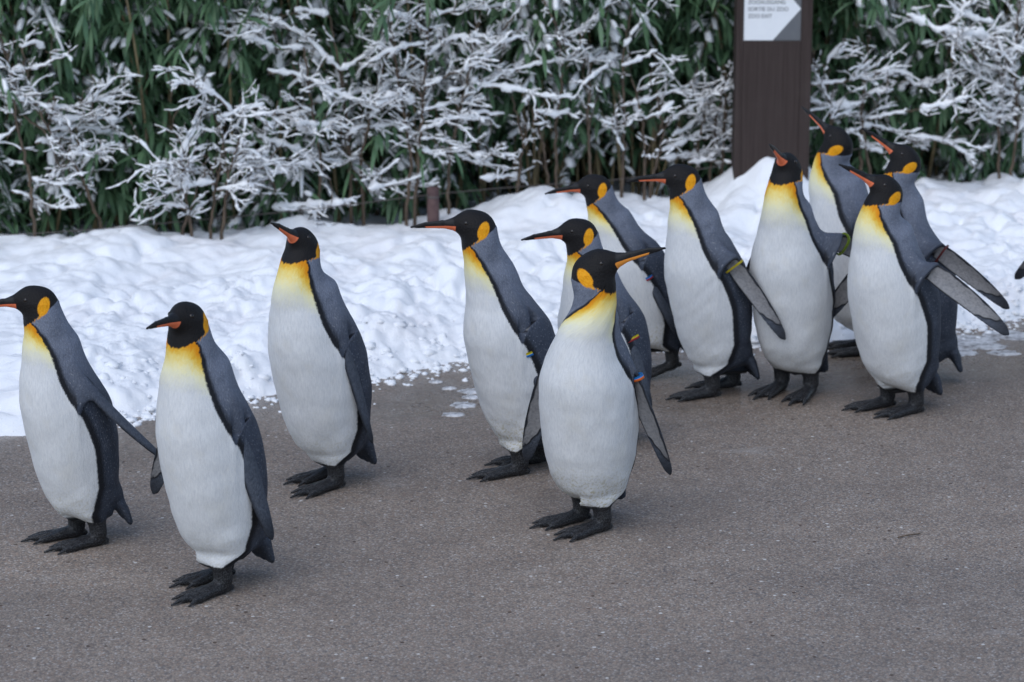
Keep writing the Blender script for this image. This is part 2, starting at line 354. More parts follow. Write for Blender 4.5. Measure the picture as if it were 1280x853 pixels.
BL = {'dark': 'dark leafy bamboo clump', 'snowy': 'snow bent bamboo clump', 'canes': 'bamboo clump with bare tan canes'}
def bamboo(px, v, kind, which, rot, s=1.0, where='deep in the hedge, in shade behind the front clumps'):
    u = to_uv(at_v(px, 230, v))[0]; root = empty('bamboo_clump', from_uv(u, v, .03)); root.rotation_euler = (0, 0, rot); root.scale = (s, s, s*1.0)
    tag(root, BL[kind] + ' ' + where, 'bamboo', 'bamboo clumps of the hedge')
    for nm, me in VAR[kind][which]:
        o = link(nm, me, None, root)
        if nm != 'cane': o['kind'] = 'stuff'
r = np.random.default_rng(12)
FRONT = [(-40, 'snowy'), (50, 'snowy'), (130, 'dark'), (205, 'dark'), (285, 'snowy'), (370, 'snowy'), (455, 'dark'), (540, 'snowy'), (620, 'canes'), (700, 'canes'), (775, 'canes'), (850, 'canes'), (880, 'dark'), (1030, 'dark'), (1060, 'snowy'), (1125, 'dark'), (1200, 'dark'), (1270, 'snowy'), (1330, 'snowy')]
WHERE = ['at the very end of the hedge, past the crooked stemmed shrub', 'right behind the crooked stemmed snowy shrub', 'filling the gap beside the forked snowy branch', 'between the forked branch and the small twiggy shrub',
         'behind the small dense twiggy shrub', 'behind the thick slanting snow covered limb', 'between the wide shrub and the tall dark stemmed one', 'behind the reddish brown stub post', 'next to the clump behind the stub post',
         'behind the zigzag limbs of the open shrub', 'between the open shrub and the thin tufted one', 'behind the thin shrub with snow tufts', 'just before the sign pillar, behind the low bushy shrub', 'directly behind the sign pillar',
         'behind the near stem of the arching branched shrub', 'behind the arching branches of the shrub past the pillar', 'between the arching shrub and the pale trunked one', 'behind the two pale slender trunks', 'past the pale trunked shrub at the hedge end']
for i, (px, k) in enumerate(FRONT): bamboo(px, (.90 if 840 < px < 1070 else .62) + .12*r.random(), k, i % 2, r.uniform(-.5, .5) + (math.pi if i % 3 == 1 else 0), r.uniform(.95, 1.15), WHERE[i])
for i, px in enumerate(range(-80, 1400, 92)): bamboo(px + r.uniform(-20, 20), 1.1 + .2*r.random(), 'dark' if i % 4 else 'snowy', i % 2, r.uniform(0, 6.28), r.uniform(1.1, 1.3))
for i, px in enumerate(range(-100, 1420, 100)): bamboo(px + r.uniform(-20, 20), 1.6 + .2*r.random(), 'dark', i % 2, r.uniform(0, 6.28), r.uniform(1.25, 1.45))
for i, px in enumerate(range(-100, 1420, 110)): bamboo(px + r.uniform(-20, 20), 2.3 + .2*r.random(), 'dark', i % 2, r.uniform(0, 6.28), r.uniform(1.3, 1.5))
# ------------------------------------------------------------------ leafless shrubs loaded with snow
def resample(pts, step):
    pts = np.asarray(pts, float); d = np.r_[0, np.cumsum(np.linalg.norm(np.diff(pts, axis=0), axis=1))]; n = max(3, int(d[-1]/step) + 1); s = np.linspace(0, d[-1], n)
    q = np.stack([np.interp(s, d, pts[:, k]) for k in range(3)], 1)
    for _ in range(2): q[1:-1] = .5*q[1:-1] + .25*(q[:-2] + q[2:])
    return q
def shrub(label, stems, limbs, v=.10, seed=0, twigs=1.0, snow_r=.016, extra=0):
    """stems and limbs are polylines traced at the distance v behind the crest, given real depth by random sway"""
    r = np.random.default_rng(seed + 100); tops = []
    base = at_v(*stems[0][0], v); u0 = to_uv(base)[0]; root = empty('snowy_shrub', from_uv(u0, v, .05)); off = np.array(root.location)
    tag(root, label, 'shrub', 'leafless snow laden shrubs'); snow = Geo(); allb = []
    def to3(line, sway):
        dv = 0; out = []; dr = r.normal(0, 1)
        for i, p in enumerate(line):
            dv += dr*sway*(i > 0)*.6 + r.normal(0, sway)*(i > 0)*.5; out.append(at_v(*p, v + dv))
        return out
    def add_snow(pts, rr, p_gap=.16):
        i = 0; n = len(pts)
        while i < n - 2:
            L = int(r.integers(4, 22)); seg = pts[i:i+L+1]; i += L + (int(r.integers(1, 5)) if r.random() < .45 else 0)
            if len(seg) < 3: continue
            t = seg[-1] - seg[0]; slope = abs(t[2])/(np.linalg.norm(t) + 1e-9)
            if slope > .93 or (slope > .75 and r.random() < .55): continue
            k = rr*(1 - .45*slope)*(.8 + .4*r.random()); rn = r.random(len(seg) + 2); rad = k*(.45 + .50*(.25*rn[:-2] + .5*rn[1:-1] + .25*rn[2:]) + .95*rn[1:-1]**5); rad[0] *= .45; rad[-1] *= .45
            snow.tube(seg + np.array([0, 0, .6])*k + r.normal(0, .12, seg.shape)*k, rad, 6, .16, r, .95)
    def twig(p, d, L, depth):
        n = max(4, int(L/.02)); pts = [p]; d = d/np.linalg.norm(d)
        for i in range(n):
            d = d + r.normal(0, .20, 3) + np.array([0, 0, .02 - .05*i/n]); d /= np.linalg.norm(d); pts.append(pts[-1] + d*L/n)
        pts = np.array(pts); g = allb[-1]; g.tube(pts, np.linspace(.0030, .0014, len(pts)), 4); add_snow(pts, snow_r*(.33 if depth else .45))
        if depth < 2:
            for _ in range(int(r.integers(2, 5)) if depth == 0 else int(r.integers(0, 3))):
                i = int(r.integers(1, len(pts) - 1)); dd = d*.8 + r.normal(0, .5, 3); dd[2] = dd[2]*.6 + .1; twig(pts[i], dd, L*r.uniform(.3, .6), depth + 1)
    for kind, lines in (('stem', stems), ('limb', limbs)):
        for ln in lines:
            q = resample(to3(ln, .05 if kind == 'limb' else .03), .022); q[1:-1] += r.normal(0, .003, q[1:-1].shape)
            if kind == 'stem': q[0][2] = min(q[0][2], .02)
            g = Geo(); allb.append(g); r0 = .0085 if kind == 'stem' else .0052
            g.tube(q, np.linspace(r0, r0*.45, len(q)), 6); add_snow(q, snow_r*(1.0 if kind == 'limb' else .45))
            Lt = len(q)*.022
            for _ in range(int(Lt*(16 if kind == 'limb' else 12)*twigs)):
                i = int(r.integers(len(q)//4, len(q) - 1)); t = q[min(i+1, len(q)-1)] - q[i-1]; t /= np.linalg.norm(t) + 1e-9
                sd = np.cross(t, [r.normal(0, .35), r.normal(0, .35), 1.0])*(1 if r.random() < .5 else -1); sd[2] += r.normal(.1, .35); dd = t*.75 + sd*.75
                twig(q[i], dd, r.uniform(.07, .24), 0)
            link('branch', g.mesh('branch', M_BARK, True, off), None, root)
    o = link('snow_cover', snow.mesh('snow_cover', M_CSNOW, True, off), None, root); o['kind'] = 'stuff'
    return root
shrub('snowy shrub with two crooked brown stems and a forked branch over dark bamboo',
    [[(42, 285), (38, 225), (22, 160), (13, 90), (0, 40)], [(128, 285), (100, 215), (62, 165), (40, 120), (27, 62)]],
    [[(-20, 118), (40, 130), (75, 138), (108, 131), (135, 120), (153, 111)], [(108, 131), (128, 114), (143, 97)], [(12, 92), (42, 88), (68, 74)], [(27, 62), (38, 52), (55, 62)],
     [(30, 145), (60, 168), (75, 212), (95, 196), (110, 178)], [(62, 165), (100, 160), (150, 172)], [(45, 180), (80, 170), (120, 205)], [(38, 225), (72, 230), (100, 262)], [(20, 160), (-20, 190), (-40, 200)], [(60, 150), (95, 150), (148, 150)], [(100, 215), (118, 190), (150, 180)], [(15, 240), (50, 250), (62, 270)]], .06, 1, 1.2)
shrub('small dense twiggy shrub rounded with snow growing out of the snow bank',
    [[(262, 298), (270, 235), (280, 185), (272, 140)], [(240, 298), (232, 245), (226, 195)], [(278, 298), (284, 225), (300, 170)], [(225, 296), (238, 262), (252, 220)]],
    [[(290, 140), (270, 120), (245, 107), (215, 103)], [(275, 150), (300, 138), (330, 132)], [(232, 240), (215, 215), (197, 203)], [(270, 230), (240, 232), (203, 243)], [(280, 190), (310, 195), (330, 205)], [(226, 200), (236, 170), (245, 150)], [(280, 215), (300, 205), (340, 216)], [(232, 262), (212, 255), (205, 262)], [(272, 240), (300, 232), (318, 236)]], -.12, 2, 1.9, .017)
shrub('wide snowy shrub with a thick slanting snow covered limb over green bamboo leaves',
    [[(440, 262), (436, 165), (425, 90), (412, 20)], [(398, 268), (402, 200), (390, 140), (380, 60)], [(455, 262), (450, 200), (470, 120), (490, 40)]],
    [[(320, 146), (360, 140), (400, 128), (440, 118), (490, 112), (545, 103), (600, 92)], [(335, 90), (375, 95), (400, 108), (430, 122), (475, 141)], [(322, 172), (375, 190), (402, 198), (450, 210), (472, 224)],
     [(425, 90), (380, 45), (330, 20), (310, 35)], [(436, 165), (470, 158), (510, 160)], [(412, 20), (370, 14), (335, 30)], [(400, 200), (350, 215), (315, 235)], [(390, 140), (350, 150), (330, 165)], [(470, 120), (500, 95), (530, 90)], [(425, 90), (460, 70), (480, 50)], [(380, 60), (350, 62), (300, 45)], [(430, 150), (400, 160), (370, 155)], [(340, 262), (380, 258), (430, 255)]], .12, 3, 1.5, .018)
shrub('tall dark stemmed shrub with many short snowy twigs behind the brown stub post',
    [[(518, 262), (526, 165), (532, 90), (536, -10)], [(508, 262), (515, 200), (500, 120), (488, 10)], [(560, 260), (562, 190), (580, 120), (600, 20)]],
    [[(530, 110), (560, 95), (600, 80), (640, 40)], [(532, 70), (560, 50), (610, 45)], [(526, 165), (560, 150), (610, 150)], [(520, 130), (490, 120), (470, 135)], [(534, 40), (510, 25), (480, 20)], [(526, 190), (550, 195), (580, 185)], [(540, 20), (575, 12), (640, 8)], [(528, 140), (570, 128), (605, 122)], [(562, 190), (590, 205), (615, 200)], [(500, 200), (480, 215), (460, 235)], [(460, 238), (490, 232), (525, 228)], [(534, 55), (500, 60), (460, 80)]], .02, 4, 1.5, .016)
shrub('open shrub with long zigzag snowy limbs above bare bamboo canes',
    [[(697, 250), (694, 165), (704, 85), (690, 0)], [(739, 245), (735, 150), (738, 78)], [(645, 250), (655, 180), (640, 120)], [(690, 250), (680, 190), (668, 140)]],
    [[(560, 118), (600, 105), (640, 86), (672, 64), (706, 38), (722, 52), (737, 78), (776, 70)], [(580, 122), (632, 92), (668, 82), (704, 76), (726, 64)], [(722, 42), (745, 24), (768, -6)], [(676, -6), (690, 22), (706, 60)], [(628, 38), (645, 18), (662, -4)],
     [(760, 82), (742, 94), (730, 108)], [(778, 84), (800, 74), (822, 66)], [(600, 108), (640, 112), (700, 124)], [(570, 150), (600, 140), (625, 145)], [(668, 140), (700, 145), (712, 140)], [(600, 225), (640, 222), (655, 228)], [(690, 95), (665, 60), (650, 40)]], .0, 5, .7, .016)
shrub('thin shrub with snow tufts on upright stems beside the dark sign pillar',
    [[(778, 240), (780, 160), (778, 80), (790, 0)], [(806, 238), (804, 150), (790, 100)], [(812, 235), (830, 170), (822, 120)]],
    [[(776, 136), (800, 128), (850, 113)], [(798, 115), (812, 108), (822, 98)], [(804, 150), (820, 145), (842, 128)], [(780, 60), (800, 30), (815, 0)], [(780, 190), (770, 170), (765, 150)]], .02, 6, .9, .014)
shrub('low bushy shrub of stacked horizontal snowy twigs right against the sign pillar',
    [[(868, 240), (872, 190), (880, 140)], [(900, 240), (905, 180), (908, 110)], [(885, 238), (892, 170), (900, 130)]],
    [[(824, 190), (850, 182), (880, 165), (914, 158)], [(832, 152), (860, 140), (890, 118), (914, 112)], [(826, 200), (860, 195), (912, 188)], [(840, 172), (875, 150), (914, 142)], [(880, 140), (870, 120), (855, 112)], [(880, 175), (895, 170), (910, 172)], [(860, 205), (890, 200), (916, 205)], [(900, 125), (906, 108), (908, 92)]], .16, 7, 1.2, .017)
shrub('snowy shrub with long arching branches just past the sign pillar',
    [[(1075, 225), (1077, 155), (1080, 105), (1088, 40)], [(1040, 225), (1038, 150), (1030, 80)], [(1090, 225), (1082, 180), (1076, 140)]],
    [[(1013, 106), (1042, 106), (1072, 98), (1106, 74)], [(1078, 100), (1100, 90), (1132, 92), (1142, 110), (1172, 103)], [(1085, 150), (1112, 144), (1142, 138), (1176, 134), (1211, 122)], [(1056, 168), (1090, 156), (1130, 170), (1160, 190)], [(1136, 171), (1182, 176), (1218, 200)], [(1080, 120), (1095, 115), (1116, 114)], [(1076, 130), (1050, 135), (1012, 130)], [(1038, 150), (1060, 140), (1075, 128)], [(1030, 90), (1045, 60), (1060, 55)], [(1038, 130), (1020, 90), (1016, 60)], [(1076, 185), (1100, 190), (1112, 203)]], .05, 8, .9, .017)
shrub('spreading shrub with pale slender trunks and thick clumps of snow past the arching one',
    [[(1249, 228), (1248, 160), (1252, 90), (1240, 20)], [(1262, 230), (1272, 165), (1268, 80), (1275, 0)]],
    [[(1134, 20), (1155, 30), (1172, 40), (1200, 42), (1250, 50)], [(1190, 30), (1205, 10), (1222, 2)], [(1252, 90), (1225, 80), (1205, 55), (1185, 50)], [(1250, 110), (1228, 100), (1214, 90)], [(1250, 140), (1236, 135), (1225, 127)], [(1268, 150), (1250, 148), (1232, 150)], [(1252, 70), (1280, 60), (1310, 64)], [(1268, 110), (1285, 100), (1310, 108)], [(1245, 45), (1265, 30), (1300, 25)], [(1240, 30), (1215, 24), (1195, 12)], [(1252, 100), (1275, 125), (1300, 140)], [(1268, 90), (1240, 85), (1215, 95)]], .0, 9, 1.7, .019)
# ------------------------------------------------------------------ sign pillar, stub post, wire, twig
m = NT('stained_wood'); c = m.coord(); g_ = m.noise(m.mapping(c, (120, 120, 2.5)), 1.0, 4, .6); b_ = m.noise(c, 3.5, 4, .6)
col = m.mix(m.ramp(g_, .3, .7), (.036, .0245, .0215), (.052, .037, .033)); col = m.mix(m.ramp(b_, .5, .75, 0, .5), col, (.060, .045, .040))
m.set(Base_Color=col, Roughness=.75, Specular_IOR_Level=.25, Normal=m.bump(g_, .2, .002)); M_WOOD = m.m
m = NT('sign_white'); m.set(Base_Color=m.mix(m.noise(m.coord(), 20, 3), (.74, .75, .77), (.82, .83, .84)), Roughness=.4); M_WHITE = m.m
m = NT('sign_grey'); m.set(Base_Color=m.mix(m.noise(m.coord(), 20, 3), (.105, .11, .12), (.14, .145, .155)), Roughness=.45); M_GREY = m.m
m = NT('ink'); m.set(Base_Color=(.16, .16, .17), Roughness=.5); M_INK = m.m
def box_mesh(name, x0, x1, y0, y1, z0, z1, mat, bev=.004):
    bm = bmesh.new(); bmesh.ops.create_cube(bm, size=1.0)
    for v in bm.verts: v.co = Vector(((x0 + x1)/2 + v.co.x*(x1 - x0), (y0 + y1)/2 + v.co.y*(y1 - y0), (z0 + z1)/2 + v.co.z*(z1 - z0)))
    bmesh.ops.bevel(bm, geom=bm.edges[:], offset=bev, segments=2, affect='EDGES', profile=.6)
    me = bpy.data.meshes.new(name); bm.to_mesh(me); bm.free(); me.materials.append(mat); return me
PV = -.20
pl, pr = at_v(917, 120, PV), at_v(1013, 120, PV); PY = float((pl[1] + pr[1])/2)
def atp(px, py): return at_y(px, py, PY)
x0, x1 = atp(919, 120)[0], atp(1013, 120)[0]
pil = empty('sign_pillar', ((x0 + x1)/2, PY, 0)); ox = (x0 + x1)/2
tag(pil, 'tall dark brown wooden pillar carrying a white arrow exit sign, foot buried in snow', 'sign pillar')
DEP = .17
link('pillar_core', box_mesh('pillar_core', x0 - ox, x1 - ox, .006, DEP, -.05, 1.75, M_WOOD), None, pil)
sx0, sx1 = atp(929.5, 20)[0] - ox, atp(1001.5, 20)[0] - ox; sz0, sz1 = atp(950, 51)[2], atp(950, -30)[2]
# front boards leave a recess for the sign
link('front_board', box_mesh('front_board', x0 - ox, sx0 - .001, -.012, .0055, -.05, 1.75, M_WOOD, .002), None, pil)
link('front_board', box_mesh('front_board', sx1 + .001, x1 - ox, -.012, .0055, -.05, 1.75, M_WOOD, .002), None, pil)
link('front_board', box_mesh('front_board', sx0 - .0005, sx1 + .0005, -.0115, .0055, -.05, sz0 - .001, M_WOOD, .002), None, pil)
link('front_board', box_mesh('front_board', sx0 - .0005, sx1 + .0005, -.0115, .0055, sz1 + .001, 1.75, M_WOOD, .002), None, pil)
sp_ = link('sign_panel', box_mesh('sign_panel', sx0, sx1, -.004, .0055, sz0, sz1, M_GREY, .001), None, pil); sp_['label'] = 'grey sign panel set into the pillar'
tipz = atp(1000, 11)[2]; xm = atp(966.5, 11)[0] - ox; e = .002
pts = [(sx0 + e, sz0 + e), (xm, sz0 + e), (sx1 - e, tipz), (xm, sz1 - e), (sx0 + e, sz1 - e)]
V = [(x, -.0065, z) for x, z in pts] + [(x, -.0045, z) for x, z in pts]; n = len(pts)
F = [tuple(range(n)), tuple(range(2*n - 1, n - 1, -1))] + [(i, i + n, (i+1) % n + n, (i+1) % n) for i in range(n)]
me = mesh_from('arrow', V, F, False); bmx = bmesh.new(); bmx.from_mesh(me); bmesh.ops.recalc_face_normals(bmx, faces=bmx.faces); bmx.to_mesh(me); bmx.free()
arrow = link('arrow', me, M_WHITE, pil); arrow['label'] = 'white right pointing arrow sign'
def lettering(txt, px, py, cap_px, width_px):
    cu = bpy.data.curves.new('lettering', 'FONT'); cu.body = txt; cu.size = 1.0; cu.extrude = .004; cu.offset = .004
    to = bpy.data.objects.new('tmp', cu); COL.objects.link(to); bpy.context.view_layer.update()
    me = bpy.data.meshes.new_from_object(to.evaluated_get(bpy.context.evaluated_depsgraph_get())); bpy.data.objects.remove(to); bpy.data.curves.remove(cu)
    me.materials.clear(); me.materials.append(M_INK); co = np.empty(len(me.vertices)*3); me.vertices.foreach_get('co', co); co = co.reshape(-1, 3)
    lo, hi = co.min(0), co.max(0); a = atp(px, py + cap_px/2); b = atp(px + width_px, py - cap_px/2)
    co2 = np.stack([a[0] - ox + (co[:, 0] - lo[0])/(hi[0] - lo[0])*(b[0] - a[0]), -.0075 - (co[:, 2] - lo[2])/(hi[2] - lo[2])*.0006 + .0003, a[2] + (co[:, 1] - lo[1])/(hi[1] - lo[1])*(b[2] - a[2])], 1)
    me.vertices.foreach_set('co', co2.ravel()); me.update()
    o = link('lettering', me, None, arrow); return o
lettering('ZOOAUSGANG', 935, 2.6, 5.0, 46.5); lettering('SORTIE DU ZOO', 935, 11.3, 5.0, 50.5); lettering('ZOO EXIT', 935, 20.0, 5.0, 30)
# stub post with the wire of the low fence
def stub(px, py_top, py_bot, v, label, wpx=16):
    a, b = at_v(px, py_top, v), at_v(px, py_bot, v); rad = wpx/2*np.linalg.norm(a)/FPX*.97
    root = empty('stub_post', (b[0], b[1], 0)); tag(root, label, 'post', 'posts of the low wire fence')
    g = Geo(); g.tube([(0, 0, -.05), (0, 0, a[2] - .012), (0, 0, a[2] - .004), (0, 0, a[2])], [rad, rad, rad*.96, rad*.75], 16); me = g.mesh('post_shaft', M_STUB, True); link('post_shaft', me, None, root)
    g = Geo(); g.tube([(0, 0, a[2] - .05), (0, 0, a[2] - .045), (0, 0, a[2] - .04)], [rad*1.05, rad*1.1, rad*1.05], 16); link('wire_loop', g.mesh('wire_loop', M_WIRE), None, root)
m = NT('rusty_post'); n_ = m.noise(m.coord(), 25, 4); m.set(Base_Color=m.mix(m.ramp(n_, .3, .7), (.070, .036, .036), (.13, .075, .070)), Roughness=.7); M_STUB = m.m
m = NT('wire'); m.set(Base_Color=(.09, .075, .07), Roughness=.5); M_WIRE = m.m
stub(541.5, 234, 275, -.08, 'short round reddish brown post sticking out of the snow below the shrubs')
WP = [(-30, 296), (60, 291), (130, 286), (250, 275), (390, 262), (470, 252), (541, 243), (640, 234), (760, 226), (860, 214), (916, 205)]
P = [at_v(x, y, -.10 if x < 560 else -.06) for x, y in WP]; g = Geo(); q = resample(P, .06); g.tube(q, [.0022]*len(q), 5)
tag(link('fence_wire', g.mesh('fence_wire', M_WIRE)), 'thin dark fence wire strung from the stub post along the top of the snow', 'wire')
P = [at_v(x, y, .02) for x, y in [(1012, 196), (1100, 182), (1193, 172), (1250, 166), (1330, 160)]]; g = Geo(); q = resample(P, .06); g.tube(q, [.0022]*len(q), 5)
tag(link('fence_wire', g.mesh('fence_wire', M_WIRE)), 'thin fence wire running on from the far side of the sign pillar', 'wire')
P = [at_z(1122, 672, .004), at_z(1135, 669, .008), at_z(1150, 667, .005)]; g = Geo(); g.tube(resample(P, .006), [.0022]*len(resample(P, .006)), 5)
tag(link('fallen_twig', g.mesh('fallen_twig', M_BARK)), 'tiny dark twig lying alone on the bare path', 'twig')
# ------------------------------------------------------------------ penguin: one continuous body, built once as a distance field
# canonical bird: x = its left/right, f = forward, z = up, feet on z = 0, 0.88 m tall
HV = 0.0031
ZT = np.array([.066, .089, .109, .134, .180, .238, .295, .354, .413, .472, .531, .590, .650, .700, .745, .800])
FF = np.array([.020, .060, .092, .120, .152, .172, .185, .196, .206, .213, .216, .213, .198, .171, .150, .145])
FB = np.array([-.02, -.062,-.085,-.101,-.117,-.127,-.133,-.134,-.129,-.118,-.100,-.076,-.045,-.010, .020, .040])
WT = np.array([.012, .062, .088, .104, .123, .137, .145, .149, .149, .146, .140, .128, .106, .078, .058, .045])
def spline(x, xs, ys):
    m = np.gradient(ys, xs); i = np.clip(np.searchsorted(xs, x) - 1, 0, len(xs) - 2)
    x = np.clip(x, xs[0], xs[-1]); h = xs[i+1] - xs[i]; t = (x - xs[i])/h
    return ((2*t**3 - 3*t**2 + 1)*ys[i] + (t**3 - 2*t**2 + t)*h*m[i] + (-2*t**3 + 3*t**2)*ys[i+1] + (t**3 - t**2)*h*m[i+1])
def smin(a, b, k):
    h = np.clip(0.5 + 0.5*(b - a)/k, 0, 1); return b*(1-h) + a*h - k*h*(1-h)
def d_torso(x, f, z):
    ff, fb, w = spline(z, ZT, FF), spline(z, ZT, FB), spline(z, ZT, WT)
    c = (ff + fb)/2; hd = (ff - fb)/2
    q = ((np.abs(x)/w)**2.2 + (np.abs(f - c)/hd)**2.2)**(1/2.2)
    d = (q - 1)*np.minimum(w, hd)*.92
    return np.maximum(d, np.maximum(ZT[0] - z, z - ZT[-1]))
def cone(x, f, z, a, b, ra, rb, sx=1.0):
    px, pf, pz = (x - a[0])/sx, f - a[1], z - a[2]
    bx, bf, bz = (b[0] - a[0])/sx, b[1] - a[1], b[2] - a[2]
    t = np.clip((px*bx + pf*bf + pz*bz)/(bx*bx + bf*bf + bz*bz), 0, 1)
    return (np.sqrt((px - t*bx)**2 + (pf - t*bf)**2 + (pz - t*bz)**2) - (ra + (rb - ra)*t))*min(1, sx)
def ell(x, f, z, c, r):
    q = np.sqrt((x/r[0])**2 + ((f - c[1])/r[1])**2 + ((z - c[2])/r[2])**2); return (q - 1)*min(r)
SH = np.array([.112, .018, .590]); FA = R(42); FLEN = .405
FB_ = R(24)                                        # rest flipper already sweeps back
FD = np.array([math.sin(FA)*math.cos(FB_), -math.sin(FB_), -math.cos(FA)*math.cos(FB_)]); FN = np.array([math.cos(FA), 0, math.sin(FA)])
FC = np.cross(FN, FD)                              # towards the leading edge
def flip_local(x, f, z):
    px, pf, pz = x - SH[0], f - SH[1], z - SH[2]
    t = px*FD[0] + pf*FD[1] + pz*FD[2]; n = px*FN[0] + pz*FN[2]; ch = px*FC[0] + pf*FC[1] + pz*FC[2]
    cf = -.012*np.clip(t/.4, 0, 1) - .038*np.clip(t/.4, 0, 1.1)**2.2
    return t, ch - cf, n
TT = np.array([-.02, .03, .08, .14, .20, .26, .32, .365, .392, .405])
TC = np.array([.022, .026, .034, .0385, .0375, .0345, .0295, .0225, .0145, .004])
TH = np.array([.024, .017, .0115, .0092, .0078, .0068, .0060, .0054, .0048, .003])
def d_flip(x, f, z):
    t, c, n = flip_local(x, f, z)
    hc = spline(t, TT, TC); th = spline(t, TT, TH)
    n = n + .010*np.clip(t/.4, 0, 1)**2*0 + .35*c*c/.04
    q = ((np.abs(c)/hc)**2.4 + (np.abs(n)/th)**2.0)**(1/2.2)
    return np.maximum((q - 1)*np.minimum(th, hc), np.maximum(-.02 - t, t - FLEN)*.8)
FOOT = np.array([.058, .012, 0])
TOES = ((-12, .128), (4, .150), (20, .128))
def field_boxes():
    """(function, bounding box in x, f, z, blend radius)"""
    L = [(d_torso, None, 0)]
    def C(a, b, ra, rb, k, sx=1.0):
        m = max(ra, rb)*max(1, sx) + k + .012
        box = [(min(a[i], b[i]) - m, max(a[i], b[i]) + m) for i in range(3)]
        L.append((lambda x, f, z: cone(x, f, z, a, b, ra, rb, sx), box, k))
    # neck, head, face
    C((0, .058, .655), (0, .086, .735), .088, .060, .05)
    C((0, .086, .735), (0, .101, .800), .058, .0505, .04)
    L.append((lambda x, f, z: ell(x, f, z, (0, .112, .822), (.0470, .068, .0475)), [(-.1, .1), (.0, .22), (.73, .92)], .03))
    C((0, .138, .823), (0, .196, .8145), .0400, .0185, .025, .84)
    # bill: upper and lower mandible, slightly decurved
    C((0, .180, .8195), (0, .232, .8180), .0165, .0108, .012, .72)
    C((0, .232, .8180), (0, .295, .8125), .0108, .0072, .004, .72)
    C((0, .295, .8125), (0, .346, .7995), .0072, .0042, .003, .8)
    C((0, .180, .8085), (0, .245, .8065), .0115, .0080, .006, .8)
    C((0, .245, .8065), (0, .328, .8000), .0080, .0040, .003, .8)
    # thigh, shank, foot
    C((.060, .030, .185), (.060, .020, .130), .060, .044, .03)
    C((.058, .014, .125), (.058, .004, .042), .0350, .0260, .018)
    C((.058, .006, .045), (.058, .022, .020), .0235, .0190, .012)
    C((.058, .002, .020), (.058, -.020, .013), .0165, .0105, .010)
    for ang, ln in TOES:
        s, c = math.sin(R(ang)), math.cos(R(ang)); b = FOOT
        p = lambda d, h: (b[0] + s*d, b[1] + c*d, h)
        C(p(.0, .022), p(ln*.45, .0165), .0180, .0138, .010)
        C(p(ln*.45, .0165), p(ln*.80, .0125), .0138, .0112, .004)
        C(p(ln*.80, .0125), p(ln*.93, .0120), .0112, .0092, .003)
        C(p(ln*.93, .0135), p(ln*1.06, .0090), .0068, .0052, .002)
        C(p(ln*1.06, .0090), p(ln*1.20, .0045), .0052, .0030, .002)
    # webs between the toes: thin fans
    for (a1, l1), (a2, l2) in zip(TOES[:-1], TOES[1:]):
        for k in (.25, .5, .75):
            a = R(a1 + (a2 - a1)*k); ln = (l1 + (l2 - l1)*k)*(.86 - .1*math.sin(k*math.pi))
            C((FOOT[0], FOOT[1] + .01, .014), (FOOT[0] + math.sin(a)*ln, FOOT[1] + math.cos(a)*ln, .0085), .0075, .0062, .006, 1.6)
    # tail: a stiff wedge of feathers
    C((0, -.088, .155), (0, -.118, .098), .038, .020, .03, 1.7)
    for tx, tf, tz in ((0, -.138, .056), (.014, -.136, .050), (.027, -.134, .058), (.040, -.128, .056), (.050, -.122, .066)):
        C((tx*.75, -.106, .118), (tx, tf, tz), .0165, .0058, .012, 1.5)
    L.append((d_flip, [(.05, .45), (-.26, .10), (.24, .68)], .032))
    return L
